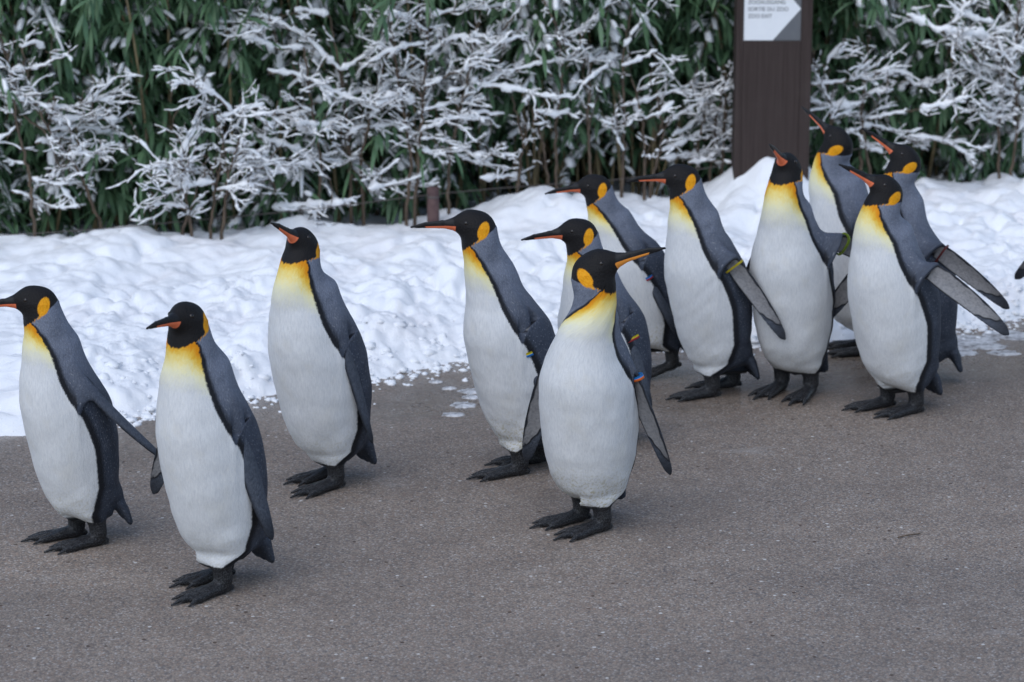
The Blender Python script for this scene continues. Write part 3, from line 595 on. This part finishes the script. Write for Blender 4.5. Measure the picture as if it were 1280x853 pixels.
def build_canonical():
    nx = int(.415/HV); x1 = (np.arange(nx) + .5)*HV
    f1 = np.arange(-.26, .370, HV); z1 = np.arange(-.006, .900, HV)
    D = np.full((nx, len(f1), len(z1)), 9.0, np.float32)
    for fn, box, k in field_boxes():
        if box is None:
            m = x1 < .19
            D[m] = fn(x1[m][:, None, None], f1[None, :, None], z1[None, None, :]).astype(np.float32)
            continue
        i = [np.searchsorted(g, b) for g, b in zip((x1, f1, z1), box)]
        s = tuple(slice(int(a[0]), int(a[1])) for a in i)
        v = fn(x1[s[0]][:, None, None], f1[None, s[1], None], z1[None, None, s[2]])
        D[s] = smin(D[s], v, k) if k > 0 else np.minimum(D[s], v)
    D = np.concatenate([D[::-1], D], 0); x1 = np.concatenate([-x1[::-1], x1])
    # surface nets
    S = D < 0
    c8 = [S[a:a - 1 if a < 1 else None, b:b - 1 if b < 1 else None, c:c - 1 if c < 1 else None] for a in (0, 1) for b in (0, 1) for c in (0, 1)]
    cnt = sum(c.astype(np.int8) for c in c8); act = (cnt > 0) & (cnt < 8)
    I = np.argwhere(act); idx = np.full(act.shape, -1, np.int32); idx[act] = np.arange(len(I))
    val = {}
    for a in (0, 1):
        for b in (0, 1):
            for c in (0, 1): val[(a, b, c)] = D[I[:, 0] + a, I[:, 1] + b, I[:, 2] + c]
    acc = np.zeros((len(I), 3)); n = np.zeros(len(I))
    for ax in range(3):
        for u in (0, 1):
            for v in (0, 1):
                k0 = [u, v]; k0.insert(ax, 0); k1 = [u, v]; k1.insert(ax, 1)
                p, q = val[tuple(k0)], val[tuple(k1)]; cr = (p < 0) != (q < 0)
                t = np.where(cr, p/np.where(cr, p - q, 1), 0)
                off = np.zeros((len(I), 3)); off[:, ax] = t; o2 = [0, 1, 2]; o2.remove(ax); off[:, o2[0]] = u; off[:, o2[1]] = v
                acc += off*cr[:, None]; n += cr
    V = I + acc/n[:, None]
    V = np.stack([x1[0] + V[:, 0]*HV, f1[0] + V[:, 1]*HV, z1[0] + V[:, 2]*HV], 1)
    Q = []
    for ax in range(3):
        s0 = [slice(1, -1)]*3; s1 = [slice(1, -1)]*3; s0[ax] = slice(0, -1); s1[ax] = slice(1, None)
        A, B = S[tuple(s0)], S[tuple(s1)]
        for sgn, m in ((0, A & ~B), (1, ~A & B)):
            E = np.argwhere(m); o2 = [0, 1, 2]; o2.remove(ax)
            E = E + 1; E[:, ax] -= 1
            def cell(u, v):
                G = E.copy(); G[:, o2[0]] -= u; G[:, o2[1]] -= v; return idx[G[:, 0], G[:, 1], G[:, 2]]
            q = np.stack([cell(1, 1), cell(0, 1), cell(0, 0), cell(1, 0)], 1)
            if (sgn == 1) != (ax == 1): q = q[:, ::-1]
            Q.append(q)
    Q = np.concatenate(Q)
    # light relaxation that keeps bill, claws and flipper edges
    for it in range(6):
        s = np.zeros_like(V); c = np.zeros(len(V))
        for k in range(4):
            a, b = Q[:, k], Q[:, (k+1) % 4]
            for ch in range(3):
                s[:, ch] += np.bincount(a, V[b, ch], len(V)) + np.bincount(b, V[a, ch], len(V))
            c += np.bincount(a, minlength=len(V)) + np.bincount(b, minlength=len(V))
        lam = np.where(V[:, 1] > .19, .25, np.where(V[:, 2] < .05, .3, .55))[:, None]*(1 if it % 2 == 0 else -.9)
        V = V + lam*(s/c[:, None] - V)
    me = mesh_from('penguin_rest', V, Q)
    o = bpy.data.objects.new('penguin_rest', me); COL.objects.link(o)
    md = o.modifiers.new('d', 'DECIMATE'); md.ratio = 0.28
    ev = o.evaluated_get(bpy.context.evaluated_depsgraph_get()); m2 = ev.to_mesh()
    V2 = np.empty(len(m2.vertices)*3, np.float32); m2.vertices.foreach_get('co', V2); V2 = V2.reshape(-1, 3).astype(float)
    m2.calc_loop_triangles(); T = np.empty(len(m2.loop_triangles)*3, np.int32); m2.loop_triangles.foreach_get('vertices', T); T = T.reshape(-1, 3)
    ev.to_mesh_clear(); bpy.data.objects.remove(o); bpy.data.meshes.remove(me)
    return V2, T
CV, CT = build_canonical()
print('penguin verts', len(CV), 'tris', len(CT))
# ---- plumage fields on the resting bird (metres, positive inside)
def plumage(V):
    x, f, z = np.abs(V[:, 0]), V[:, 1], V[:, 2]
    ff, fb, wd = spline(z, ZT, FF), spline(z, ZT, FB), spline(z, ZT, WT)
    c = (ff + fb)/2; hd = (ff - fb)/2
    phi = np.degrees(np.arctan2(x/wd, (f - c)/hd))
    PB = np.interp(z, [.03, .10, .135, .21, .35, .45, .52, .59, .65, .70, .735, .76, .80], [60, 74, 90, 104, 104, 97, 86, 80, 78, 73, 60, 40, 12])
    belly = (PB - phi)*np.pi/180*np.interp(z, [.06, .12, .3, .6, .75], [.05, .10, .14, .125, .06])
    head = z - (.803 - (f - .052)*.66)
    head = np.where((f > .20) & (z > .76), .05, head)
    # ear patch: tilted drop with a tail running to the throat
    e1, e2 = f - .083, z - .806; a = R(20)
    u = e1*math.cos(a) + e2*math.sin(a); v = -e1*math.sin(a) + e2*math.cos(a)
    ear = (1 - np.sqrt((u/.0210)**2 + (v/.0330)**2))*.0210
    tl = np.interp(f, [.07, .10, .15], [.0070, .0048, .0010]) - np.abs(head + .001); tl = np.minimum(tl, np.minimum(f - .072, .150 - f))
    ear = np.maximum(ear, np.minimum(tl, .004)); ear = np.where(x < .014, -.02, ear)
    t, cc, n = flip_local(x, f, z)
    dt, dfl = d_torso(x, f, z), d_flip(x, f, z)
    mem = smooth(-.020, .004, dt - dfl)*(t > -.02)*(x > .1)*(z < .64)*(z > .22)
    hc = spline(t, TT, TC)
    under = np.minimum(-(n + .35*cc*cc/.04), .004) 
    wiggle = .006*np.sin(t*61) + .004*np.sin(t*147 + 1)
    under = np.minimum(under, (t - .075)*.2)
    ud = np.minimum(hc*.78 - cc + .3*wiggle, np.minimum(cc + hc*.86, (.325 - t + 1.6*cc + wiggle)*1.0))
    foot = np.maximum(np.where(z < .14, .086 + .10*np.abs(f - .01) - z, -.05), np.where((z < .045), .03, -.05))
    foot = np.where((f < -.045), -.05, foot)
    bill = np.where(z > .76, f - .186 - .25*np.abs(z - .812), -.05)
    plate = np.minimum(np.minimum(.8125 - (f - .19)*.075 - z, f - .183), .292 - f + (z - .80)*.8)
    plate = np.where((f < .18) | (z < .76), -.02, plate)
    bw = np.interp(z, [.12, .3, .45, .6, .70, .76], [.026, .024, .022, .022, .014, .007])
    return dict(band=belly/bw, belly=belly, head=head, ear=ear, flip=mem, flip_t=t*mem, under=np.where(mem > .3, np.minimum(under*3, ud), -.02), foot=foot, bill=bill, plate=plate)
CA = plumage(CV)
# ---- pose weights
def pose_weights(V):
    x, f, z = np.abs(V[:, 0]), V[:, 1], V[:, 2]
    t, cc, n = flip_local(x, f, z)
    wf = smooth(-.02, .05, t)*smooth(-.010, .014, d_torso(x, f, z) - d_flip(x, f, z))*(z < .66)*(z > .22)*(x > .09)
    wl = smooth(.135, .078, z)*smooth(-.09, -.05, f)
    wh = smooth(.640, .785, z + .25*(f - .10))
    wh = np.where((f > .175) & (z > .76), 1.0, wh)*(x < .16)*(z > .60)
    wn = smooth(.56, .78, z)*(x < .16)
    return wf, wl, wh, wn
def slerp_rot(q, w, P):
    """rotate the points P by a fraction w of the quaternion q"""
    ax, an = q.to_axis_angle(); ax = np.array(ax); a = an*w
    c, s = np.cos(a)[:, None], np.sin(a)[:, None]
    return P*c + np.cross(np.broadcast_to(ax, P.shape), P)*s + (P @ ax)[:, None]*ax*(1 - c)
def frame_quat(d0, n0, d1, n1):
    def fr(d, n):
        d = Vector(d).normalized(); n = Vector(n); n = (n - d*n.dot(d)).normalized(); return Matrix((d, n, d.cross(n))).transposed()
    return (fr(d1, n1) @ fr(d0, n0).transposed()).to_quaternion()
def pose_points(V, p, W=None):
    """V in rest (x, f, z); returns posed (x, f, z)"""
    W = W or pose_weights(V); wf, wl, wh, wn = W
    P = V.copy(); side = np.where(V[:, 0] >= 0, 1, -1)
    tb, _, _ = flip_local(np.abs(V[:, 0]), V[:, 1], V[:, 2])
    for s, key in ((1, 'fr'), (-1, 'fl')):            # flippers: direction of the long axis and of the outer face
        if key not in p: d1, n1 = (.24, -.12, -1), (1, .0, .2)
        else: d1, n1 = p[key][:2]
        bend = p[key][2] if key in p and len(p[key]) > 2 else .0
        q = frame_quat(FD*[s, 1, 1], FN*[s, 1, 1], np.array(d1)*[s, 1, 1], np.array(n1)*[s, 1, 1])
        m = (side == s) & (wf > 0); piv = SH*[s, 1, 1]
        P[m] += (FD*[s, 1, 1])*(.08*wf[m]*np.clip(tb[m], 0, 1))[:, None]
        P[m] -= (FN*[s, 1, 1])*(bend*wf[m]*np.clip((tb[m] - .06)/.34, 0, 1.1)**2)[:, None]
        P[m] = slerp_rot(q, wf[m], P[m] - piv) + piv
    g = p.get('girth', 1.0)
    k = 1 + (g - 1)*smooth(.06, .2, V[:, 2])*(1 - smooth(.62, .74, V[:, 2]))
    P[:, 0] *= k; P[:, 1] *= k
    # slimmer neck and shoulders on a stretched bird
    sl = p.get('slim', .08); zz = V[:, 2]
    bz = lambda q: smooth(.47, .64, q)*(1 - smooth(.70, .80, q))
    cz = (spline(zz, ZT, FF) + spline(zz, ZT, FB))/2 + .02
    dx = -sl*bz(zz)*P[:, 0]; df = -sl*bz(zz)*(P[:, 1] - cz)
    b0 = float(bz(np.array([SH[2]]))[0])
    P[:, 0] += np.where(wf > 0, (1 - wf)*dx - wf*sl*b0*SH[0]*side, dx); P[:, 1] += np.where(wf > 0, (1 - wf)*df, df)
    # small head on the neck
    hs = p.get('head_size', .875); piv = np.array([0, .090, .755])
    P = P + (wh*(hs - 1))[:, None]*(P - piv)*(V[:, 2:3] > .6)
    # neck: reach forward / stretch, then turn the head
    yaw, pit, rol = (R(a) for a in p.get('head', (0, 0, 0)))
    piv = np.array([0, .088, .745])
    q = Quaternion((0, 0, 1), yaw) @ Quaternion((1, 0, 0), pit) @ Quaternion((0, 1, 0), rol)
    P = np.where((wh > 0)[:, None], slerp_rot(q, wh, P - piv) + piv, P)
    nf, nu = p.get('neck', (0, 0)); nu += .022; nx = p.get('neckx', 0)
    P += wn[:, None]*np.array([nx, nf, nu])
    # trunk leans over the ankles
    wt = smooth(.05, .16, P[:, 2]); piv = np.array([0, 0, .07])
    q = Quaternion((0, 1, 0), R(p.get('roll', 0))) @ Quaternion((1, 0, 0), R(-p.get('lean', 0)))
    P = slerp_rot(q, wt, P - piv) + piv
    for s, key in ((1, 'lr'), (-1, 'll')):            # legs: shift sideways, forward, up, then foot pitch and yaw
        dx, df, dz, fp, fy = p.get(key, (0, 0, 0, 0, 0))
        m = (side == s) & (wl > 0); w = wl[m]; piv = np.array([FOOT[0]*s, .012, .03])
        q = Quaternion((0, 0, 1), R(-fy*s)) @ Quaternion((1, 0, 0), R(fp))
        w2 = w*smooth(.09, .05, V[m][:, 2])
        P[m] = slerp_rot(q, w2, P[m] - piv) + piv + w[:, None]*np.array([dx*s, df, dz])
    return P
CW = pose_weights(CV)
_E = np.concatenate([CT[:, [0, 1]], CT[:, [1, 2]], CT[:, [2, 0]]])
_DEG = np.maximum(1, np.bincount(_E[:, 0], minlength=len(CV)) + np.bincount(_E[:, 1], minlength=len(CV)))
_RELAX = np.clip(smooth(.0, .04, CW[0])*(1 - smooth(.93, 1.0, CW[0])) + np.exp(-((np.linalg.norm(np.abs(CV)*[1, 0, 1] + CV*[0, 1, 0] - SH - [0, .01, -.02], axis=1))/.055)**2), 0, 1)*.6
_RELAX = np.maximum(_RELAX, .35*smooth(.02, .2, CW[2])*(1 - smooth(.8, .98, CW[2])))
def normals(P):
    n = np.cross(P[CT[:, 1]] - P[CT[:, 0]], P[CT[:, 2]] - P[CT[:, 0]]); N = np.zeros_like(P)
    for k in range(3):
        for c in range(3): N[:, c] += np.bincount(CT[:, k], n[:, c], len(P))
    return N/(np.linalg.norm(N, axis=1)[:, None] + 1e-12)
def uneven(P, seed, amp=.0022):
    """soft irregular swellings of the plumage, different on every bird"""
    r = np.random.default_rng(seed); h = np.zeros(len(P))
    for k in range(22):
        d = r.normal(0, 1, 3); d /= np.linalg.norm(d); wl = r.uniform(.035, .16); h += (wl/.1)**.7*np.sin(2*np.pi/wl*(P @ d) + r.uniform(0, 6.3))
    m = smooth(.07, .14, CV[:, 2])*(1 - smooth(.70, .76, CV[:, 2]))*(1 - CW[0])
    low = 1 + 1.2*np.exp(-((CV[:, 2] - .13)/.05)**2)
    return P + normals(P)*(amp*h/3.0*m*low)[:, None]
def relax(P, n=14):
    for _ in range(n):
        S = np.stack([np.bincount(_E[:, 0], P[_E[:, 1], k], len(P)) + np.bincount(_E[:, 1], P[_E[:, 0], k], len(P)) for k in range(3)], 1)/_DEG[:, None]
        P = P + _RELAX[:, None]*(S - P)
    return P
# ------------------------------------------------------------------ plumage material
def plumage_material():
    m = NT('plumage'); A = m.attr
    rest = m.attr('rest', 'Vector')
    n_fine = m.noise(rest, 420, 2); n_mid = m.noise(rest, 110, 3); n_big = m.noise(rest, 16, 3)
    streak = m.noise(m.mapping(rest, (190, 190, 46)), 1.0, 4, .65)
    jit = m.math('MULTIPLY', m.math('SUBTRACT', n_mid, .5), .010)
    jit2 = m.math('MULTIPLY', m.math('SUBTRACT', n_fine, .5), .010)
    z = m.n.new('ShaderNodeSeparateXYZ'); m.put(z.inputs[0], rest); Z = z.outputs[2]; Fw = z.outputs[1]
    belly = m.math('ADD', m.math('ADD', A('belly'), jit), jit2)
    # back: slate with pale feather tips, paler on nape and shoulders
    scale_ = m.voronoi(m.mapping(rest, (1, 1, .62)), 190, 'Distance')
    feath = m.ramp(scale_, .15, .62, 1.0, 0.55)
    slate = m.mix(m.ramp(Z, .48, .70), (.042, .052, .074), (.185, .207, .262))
    slate = m.mix(m.ramp(n_big, .40, .75, 0, .5), slate, (.085, .098, .128))
    slate = m.mix(m.math('MULTIPLY', feath, .6), m.mix(1.0, slate, (.62, .62, .66), 'MULTIPLY'), m.mix(1.0, slate, (1.5, 1.5, 1.48), 'MULTIPLY'))
    fleck = m.voronoi(m.mapping(rest, (1, 1, .7), (3, 1, 2)), 150, 'Distance')
    slate = m.mix(m.math('MULTIPLY', m.ramp(fleck, .10, .34, .75, 0), m.ramp(n_mid, .40, .60)), slate, (.27, .285, .32))
    slate = m.mix(m.ramp(n_fine, .58, .75, 0, .6), slate, (.030, .034, .044))
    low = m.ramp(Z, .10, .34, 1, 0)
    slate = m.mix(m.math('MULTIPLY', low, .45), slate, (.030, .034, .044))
    # black line between back and belly
    band = m.ramp(m.math('ADD', A('band'), m.math('MULTIPLY', jit, 20)), -1.5, -.55)
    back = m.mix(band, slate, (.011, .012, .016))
    # belly: white, cream towards the chest, golden bib
    white = m.mix(m.ramp(streak, .3, .75), (.70, .705, .71), (.585, .595, .61))
    white = m.mix(m.ramp(n_big, .5, .75, 0, .35), white, (.62, .60, .55))
    dirty = m.math('MULTIPLY', m.ramp(Z, .27, .12), m.ramp(n_mid, .45, .7))
    white = m.mix(m.math('MULTIPLY', dirty, m.attr('dirt_amount')), white, (.42, .38, .25))
    Zb = m.math('ADD', m.math('ADD', Z, m.math('MULTIPLY', m.math('SUBTRACT', n_mid, .5), .03)), m.ramp(A('belly'), .0, .05, .025, 0))
    bib = m.mix(m.ramp(Zb, .622, .700), white, (.84, .79, .47))
    bib = m.mix(m.ramp(Zb, .672, .728), bib, (.82, .58, .07))
    bib = m.mix(m.ramp(Zb, .700, .752), bib, (.72, .26, .004))
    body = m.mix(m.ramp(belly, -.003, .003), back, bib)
    # flippers
    fo = m.mix(m.ramp(n_mid, .3, .7), (.050, .060, .080), (.082, .094, .120))
    fo = m.mix(m.ramp(n_fine, .5, .8, 0, .4), fo, (.16, .17, .19))
    fo = m.mix(m.ramp(A('flip_t'), .03, .16), slate, fo)
    fu = m.mix(m.ramp(n_mid, .35, .75), (.27, .265, .27), (.19, .19, .20))
    und = m.math('ADD', A('under'), m.math('MULTIPLY', jit, .15))
    fl = m.mix(m.ramp(und, -.003, .003), m.mix(m.ramp(und, -.016, -.002), fo, (.012, .013, .017)), fu)
    fl = m.mix(m.ramp(A('flip_t'), .30, .40, 0, .75), fl, (.014, .015, .019))
    body = m.mix(m.ramp(A('flip'), .35, .65), body, fl)
    # head
    hd = m.math('ADD', A('head'), m.math('MULTIPLY', jit2, .5))
    black = m.mix(n_mid, (.006, .006, .007), (.013, .011, .011))
    body = m.mix(m.ramp(hd, -.002, .003), body, black)
    gold = m.mix(m.ramp(n_mid, .3, .7), (.78, .30, .004), (.84, .38, .012))
    body = m.mix(m.ramp(m.math('ADD', A('ear'), m.math('MULTIPLY', jit2, .5)), -.0022, .0022), body, gold)
    bl = m.mix(m.ramp(n_fine, .3, .7), (.010, .010, .011), (.02, .02, .022))
    body = m.mix(m.ramp(A('bill'), -.002, .002), body, bl)
    tint = m.attr('bill_tint')
    body = m.mix(m.ramp(A('plate'), -.001, .001), body, m.mix(tint, (.80, .19, .085), (.84, .31, .05)))
    # scaly black feet; lighter grey patches paint their gloss highlights into the colour
    sc = m.voronoi(rest, 260, 'Distance')
    ft = m.mix(m.ramp(sc, .2, .6), (.062, .064, .068), (.015, .015, .017))
    isf = m.ramp(m.math('ADD', A('foot'), jit), -.003, .004)
    body = m.mix(isf, body, ft)
    gl = m.math('MAXIMUM', isf, m.ramp(A('bill'), -.002, .002))
    rough = m.mix(gl, (.62,)*3, (.32,)*3)
    h = m.math('ADD', m.math('MULTIPLY', streak, .5), m.math('MULTIPLY', n_fine, .5))
    h = m.math('ADD', h, m.math('MULTIPLY', scale_, m.ramp(belly, -.02, 0, -.7, -.05)))
    m.set(Base_Color=body, Roughness=rough, Normal=m.bump(h, .8, .0026), Specular_IOR_Level=.22)
    return m.m
M_PLUM = plumage_material()
m = NT('eye'); m.set(Base_Color=(.012, .008, .006), Roughness=.08); M_EYE = m.m
def flat_mat(name, col, rough=.5):
    m = NT(name); n = m.noise(m.coord(), 60, 2)
    m.set(Base_Color=m.mix(m.ramp(n, .3, .7), tuple(c*.8 for c in col), col), Roughness=rough); return m.m
BANDC = {k: flat_mat('band_' + k, v, .4) for k, v in dict(yellow=(.75, .60, .02), blue=(.02, .22, .62), orange=(.80, .16, .02), red=(.42, .03, .04), green=(.35, .50, .03), maroon=(.12, .012, .014)).items()}

def eye_mesh():
    bm = bmesh.new(); bmesh.ops.create_uvsphere(bm, u_segments=14, v_segments=10, radius=.0085)
    me = bpy.data.meshes.new('eye'); bm.to_mesh(me); bm.free(); me.materials.append(M_EYE)
    me.polygons.foreach_set('use_smooth', np.ones(len(me.polygons), bool)); return me
EYE = eye_mesh()
CHEAD = 4
def band_geometry(P, side, t0, ncol):
    """ring of ncol stripes closed round the posed flipper"""
    t, _, _ = flip_local(np.abs(CV[:, 0]), CV[:, 1], CV[:, 2]); sel = (np.sign(CV[:, 0]) == side) & (CW[0] > .8)
    near = lambda a, b: P[sel & (t > a) & (t < b)]
    A, B = near(t0 - .02, t0 - .005).mean(0), near(t0 + .025, t0 + .04).mean(0); ax = (B - A)/np.linalg.norm(B - A)
    W = near(t0 - .030, t0 + .030); c = W.mean(0); q = (W - c) - ((W - c) @ ax)[:, None]*ax
    maj = np.linalg.svd(q, full_matrices=False)[2][0]; mnr = np.cross(ax, maj)
    a0, a1 = (q @ maj).min(), (q @ maj).max(); b0, b1 = (q @ mnr).min(), (q @ mnr).max()
    c = c + maj*(a0 + a1)/2 + mnr*(b0 + b1)/2; ra, rb = (a1 - a0)/2, (b1 - b0)/2
    V, F, mi = [], [], []; N = 28
    sg = lambda v: math.copysign(abs(v)**.72, v)
    for off in (.0040, -.002):
        for k in range(ncol + 1):
            for j in range(N):
                an = 2*math.pi*j/N; V.append(c + ax*(.0075*(k - ncol/2)) + maj*(ra + off)*sg(math.cos(an)) + mnr*(rb + off)*sg(math.sin(an)))
    nr = ncol + 1
    for h in (0, 1):
        for k in range(ncol):
            for j in range(N):
                a, b = h*nr*N + k*N + j, h*nr*N + k*N + (j+1) % N; F.append((a, b, b + N, a + N)); mi.append(k)
    for k in (0, ncol):
        for j in range(N):
            a, b = k*N + j, k*N + (j+1) % N; F.append((a, b, nr*N + b, nr*N + a)); mi.append(min(k, ncol - 1))
    return np.array(V), F, mi

def make_penguin(label, foot_px, top_px, heading, p, bands=None, scale=None, dirt=.5, tint=0.0):
    P = uneven(relax(pose_points(CV, p, CW)), int(foot_px[0]), p.get('rough', .0009))
    # soles on the ground
    zoff = P[:, 2].min() + .002; P[:, 2] -= zoff
    base = at_z(*foot_px)
    a = R(180 - heading); c, s = math.cos(a), math.sin(a)
    if scale is None:                               # size from the height the bird stands in front of its feet
        lo, hi = .5, 1.6
        for _ in range(30):
            k = (lo + hi)/2; Y = base[1] + k*(P[:, 0]*s + P[:, 1]*c); Zw = k*P[:, 2]
            v = ((Zw - CAM_H)*math.cos(PITCH) + Y*math.sin(PITCH))/(Y*math.cos(PITCH) - (Zw - CAM_H)*math.sin(PITCH))
            top = (426.5 - v*FPX).min()
            if top > top_px: lo = k
            else: hi = k
        scale = k
    me = mesh_from('king_penguin', P, CT)
    me.materials.append(M_PLUM)
    for k, v in CA.items():
        at = me.attributes.new(k, 'FLOAT', 'POINT'); at.data.foreach_set('value', v.astype(np.float32))
    at = me.attributes.new('rest', 'FLOAT_VECTOR', 'POINT'); rv = CV.astype(np.float32)
    at.data.foreach_set('vector', rv.ravel())
    at = me.attributes.new('dirt_amount', 'FLOAT', 'POINT'); at.data.foreach_set('value', np.full(len(CV), dirt, np.float32))
    at = me.attributes.new('bill_tint', 'FLOAT', 'POINT'); at.data.foreach_set('value', np.full(len(CV), tint, np.float32))
    o = link('king_penguin', me); tag(o, label, 'penguin', 'king penguins walking along the path')
    o.location = (base[0], base[1], 0); o.rotation_euler = (0, 0, a); o.scale = (scale,)*3
    EP = np.array([[.0395, .146, .829], [-.0395, .146, .829]])
    ones, zer = np.ones(2), np.zeros(2)
    E = pose_points(EP, p, (zer, zer, ones, ones)); E[:, 2] -= zoff
    for e in E:
        eo = link('eye', EYE, None, o); eo.location = e
    for side, t0, cols in (bands or []):
        V, F, mi = band_geometry(P, 1 if side == 'r' else -1, t0, len(cols))
        bm_ = mesh_from('flipper_band', V, F)
        for c_ in cols: bm_.materials.append(BANDC[c_])
        bm_.polygons.foreach_set('material_index', np.array(mi, np.int32))
        b = link('flipper_band', bm_, None, o); b['label'] = ' and '.join(dict.fromkeys(cols)) + ' ring on the flipper'
    return o
# ------------------------------------------------------------------ the flock
# flipper pose: direction of the long axis, then direction of the dark outer face, as (outward, forward, up), then inward bend
TUCK = ((.25, -.10, -1), (1, -.15, .25), .04)
EDGE = ((.25, -.12, -1), (.8, -.6, .2), .03)
FAR = ((.50, -.05, -.85), (.5, -.75, .3), .02)
make_penguin('king penguin leading the march with horizontal bill and one flipper swept back to its follower', (112, 676), 357, 66,
    dict(fl=((.14, -.25, -.30), (.40, -.70, .55), .0), fr=TUCK, head=(-16, 2, 0), lean=3, slim=.12, girth=.88, ll=(0, -.02, 0, 0, 0), lr=(0, .02, 0, 0, 0)))
make_penguin('king penguin just behind the leader, near flipper hanging straight along its flank', (286, 730), 377, 52,
    dict(fl=TUCK, fr=((.65, .15, -.8), (.5, -.75, .3), .02), head=(26, 10, 0), lean=2, girth=.92, ll=(0, .05, 0, 0, 0), lr=(0, -.03, 0, 0, 0)), dirt=.25)
make_penguin('stout king penguin standing upright next to the snow with bill tipped up', (420, 603), 278, 54,
    dict(fl=EDGE, fr=TUCK, head=(26, 36, 0), lean=3, girth=.96, slim=.06, ll=(0, .03, 0, 0, 0), lr=(0, -.03, 0, 0, 0)), dirt=.4)
make_penguin('king penguin with yellow and blue flipper ring stepping out in profile', (664, 586), 262, 74,
    dict(fl=EDGE, fr=TUCK, head=(-10, 8, 0), lean=5, neck=(.025, .02), slim=.22, girth=.90, ll=(0, .05, 0, 0, 0), lr=(0, -.05, 0, 0, 0)), bands=[('l', .15, ('yellow', 'blue'))], dirt=1.0)
make_penguin('king penguin with head turned back over its shoulder, blue and orange flipper ring', (742, 655), 309, 24,
    dict(fl=((.22, -.04, -.45), (.31, -.9, .3), .0), fr=((.42, -.02, -.9), (.35, -.9, .2), .0), head=(104, 22, 0), head_size=.96, neckx=-.042, neck=(-.005, .01), slim=.20, lean=1,
         ll=(-.008, .05, 0, 0, -36), lr=(-.008, -.02, 0, 0, 34)), bands=[('l', .098, ('blue', 'orange'))], tint=1.0, dirt=.9)
make_penguin('king penguin half hidden behind the one looking back, with yellow and red flipper ring', (772, 553), 273, 68,
    dict(fl=TUCK, fr=TUCK, head=(-8, 2, 0), head_size=.92, lean=3, neck=(.02, .0), slim=.18), bands=[('l', .15, ('yellow', 'red'))])
make_penguin('forward leaning king penguin with small blue and red flipper ring, pushing off its hind foot', (823, 468), 218, 74,
    dict(fl=EDGE, fr=TUCK, head=(-10, 9, 0), lean=13, neck=(.02, .0), slim=.2, girth=.95, ll=(0, -.05, .0, -12, 0), lr=(0, .04, 0, 0, 0)), bands=[('l', .15, ('blue', 'red'))], dirt=.9)
make_penguin('king penguin with plain yellow flipper ring and flipper lifted away, tail brushing the path', (902, 490), 205, 76,
    dict(fl=((.19, -.23, -.31), (-.79, -.56, .1), .0), fr=FAR, head=(-8, 5, 0), lean=4, neck=(.012, .005), slim=.14, girth=.92, ll=(0, .05, 0, 0, 0), lr=(0, -.07, 0, 0, 0)), bands=[('l', .098, ('yellow',))], dirt=.3)
make_penguin('big bellied king penguin with green flipper ring, small head raised and both flippers out', (996, 490), 180, 34,
    dict(fl=((.47, -.74, -.3), (-.67, -.64, .3), .0), fr=FAR, head=(6, 40, 0), head_size=.84, lean=3, girth=.93, slim=.16), bands=[('l', .098, ('green',))], dirt=.2)
make_penguin('king penguin in the back row stretching its neck, looking away with bill lifted', (1086, 440), 133, 92,
    dict(fl=TUCK, fr=TUCK, head=(-34, 46, 0), lean=6, neck=(.0, .03), slim=.14))
make_penguin('king penguin without ring, bill raised and pale flipper underside spread behind it', (1130, 512), 205, 66,
    dict(fl=((.29, -.25, -.21), (-.7, -.64, -.2), .0), fr=((.60, .30, -.6), (.6, -.6, .3), 0), head=(-12, 36, 0), lean=3, slim=.10, girth=.98, ll=(0, -.02, 0, 0, 0), lr=(0, .03, 0, 0, 0)), dirt=.3)
make_penguin('long necked king penguin with dark red flipper ring, flipper lifted high behind', (1156, 478), 160, 90,
    dict(fl=((.2, -.40, -.25), (-.85, -.4, .1), .0), fr=TUCK, head=(-4, 42, 0), lean=3, neck=(0, .05), slim=.26, girth=.95), bands=[('l', .098, ('maroon',))])
make_penguin('king penguin at the tail of the march, only its dark flipper tip showing', (1378, 458), 190, 60,
    dict(fl=TUCK, fr=((.62, .25, -.50), (.6, -.6, .3), 0), head=(30, 5, 0), lean=1))
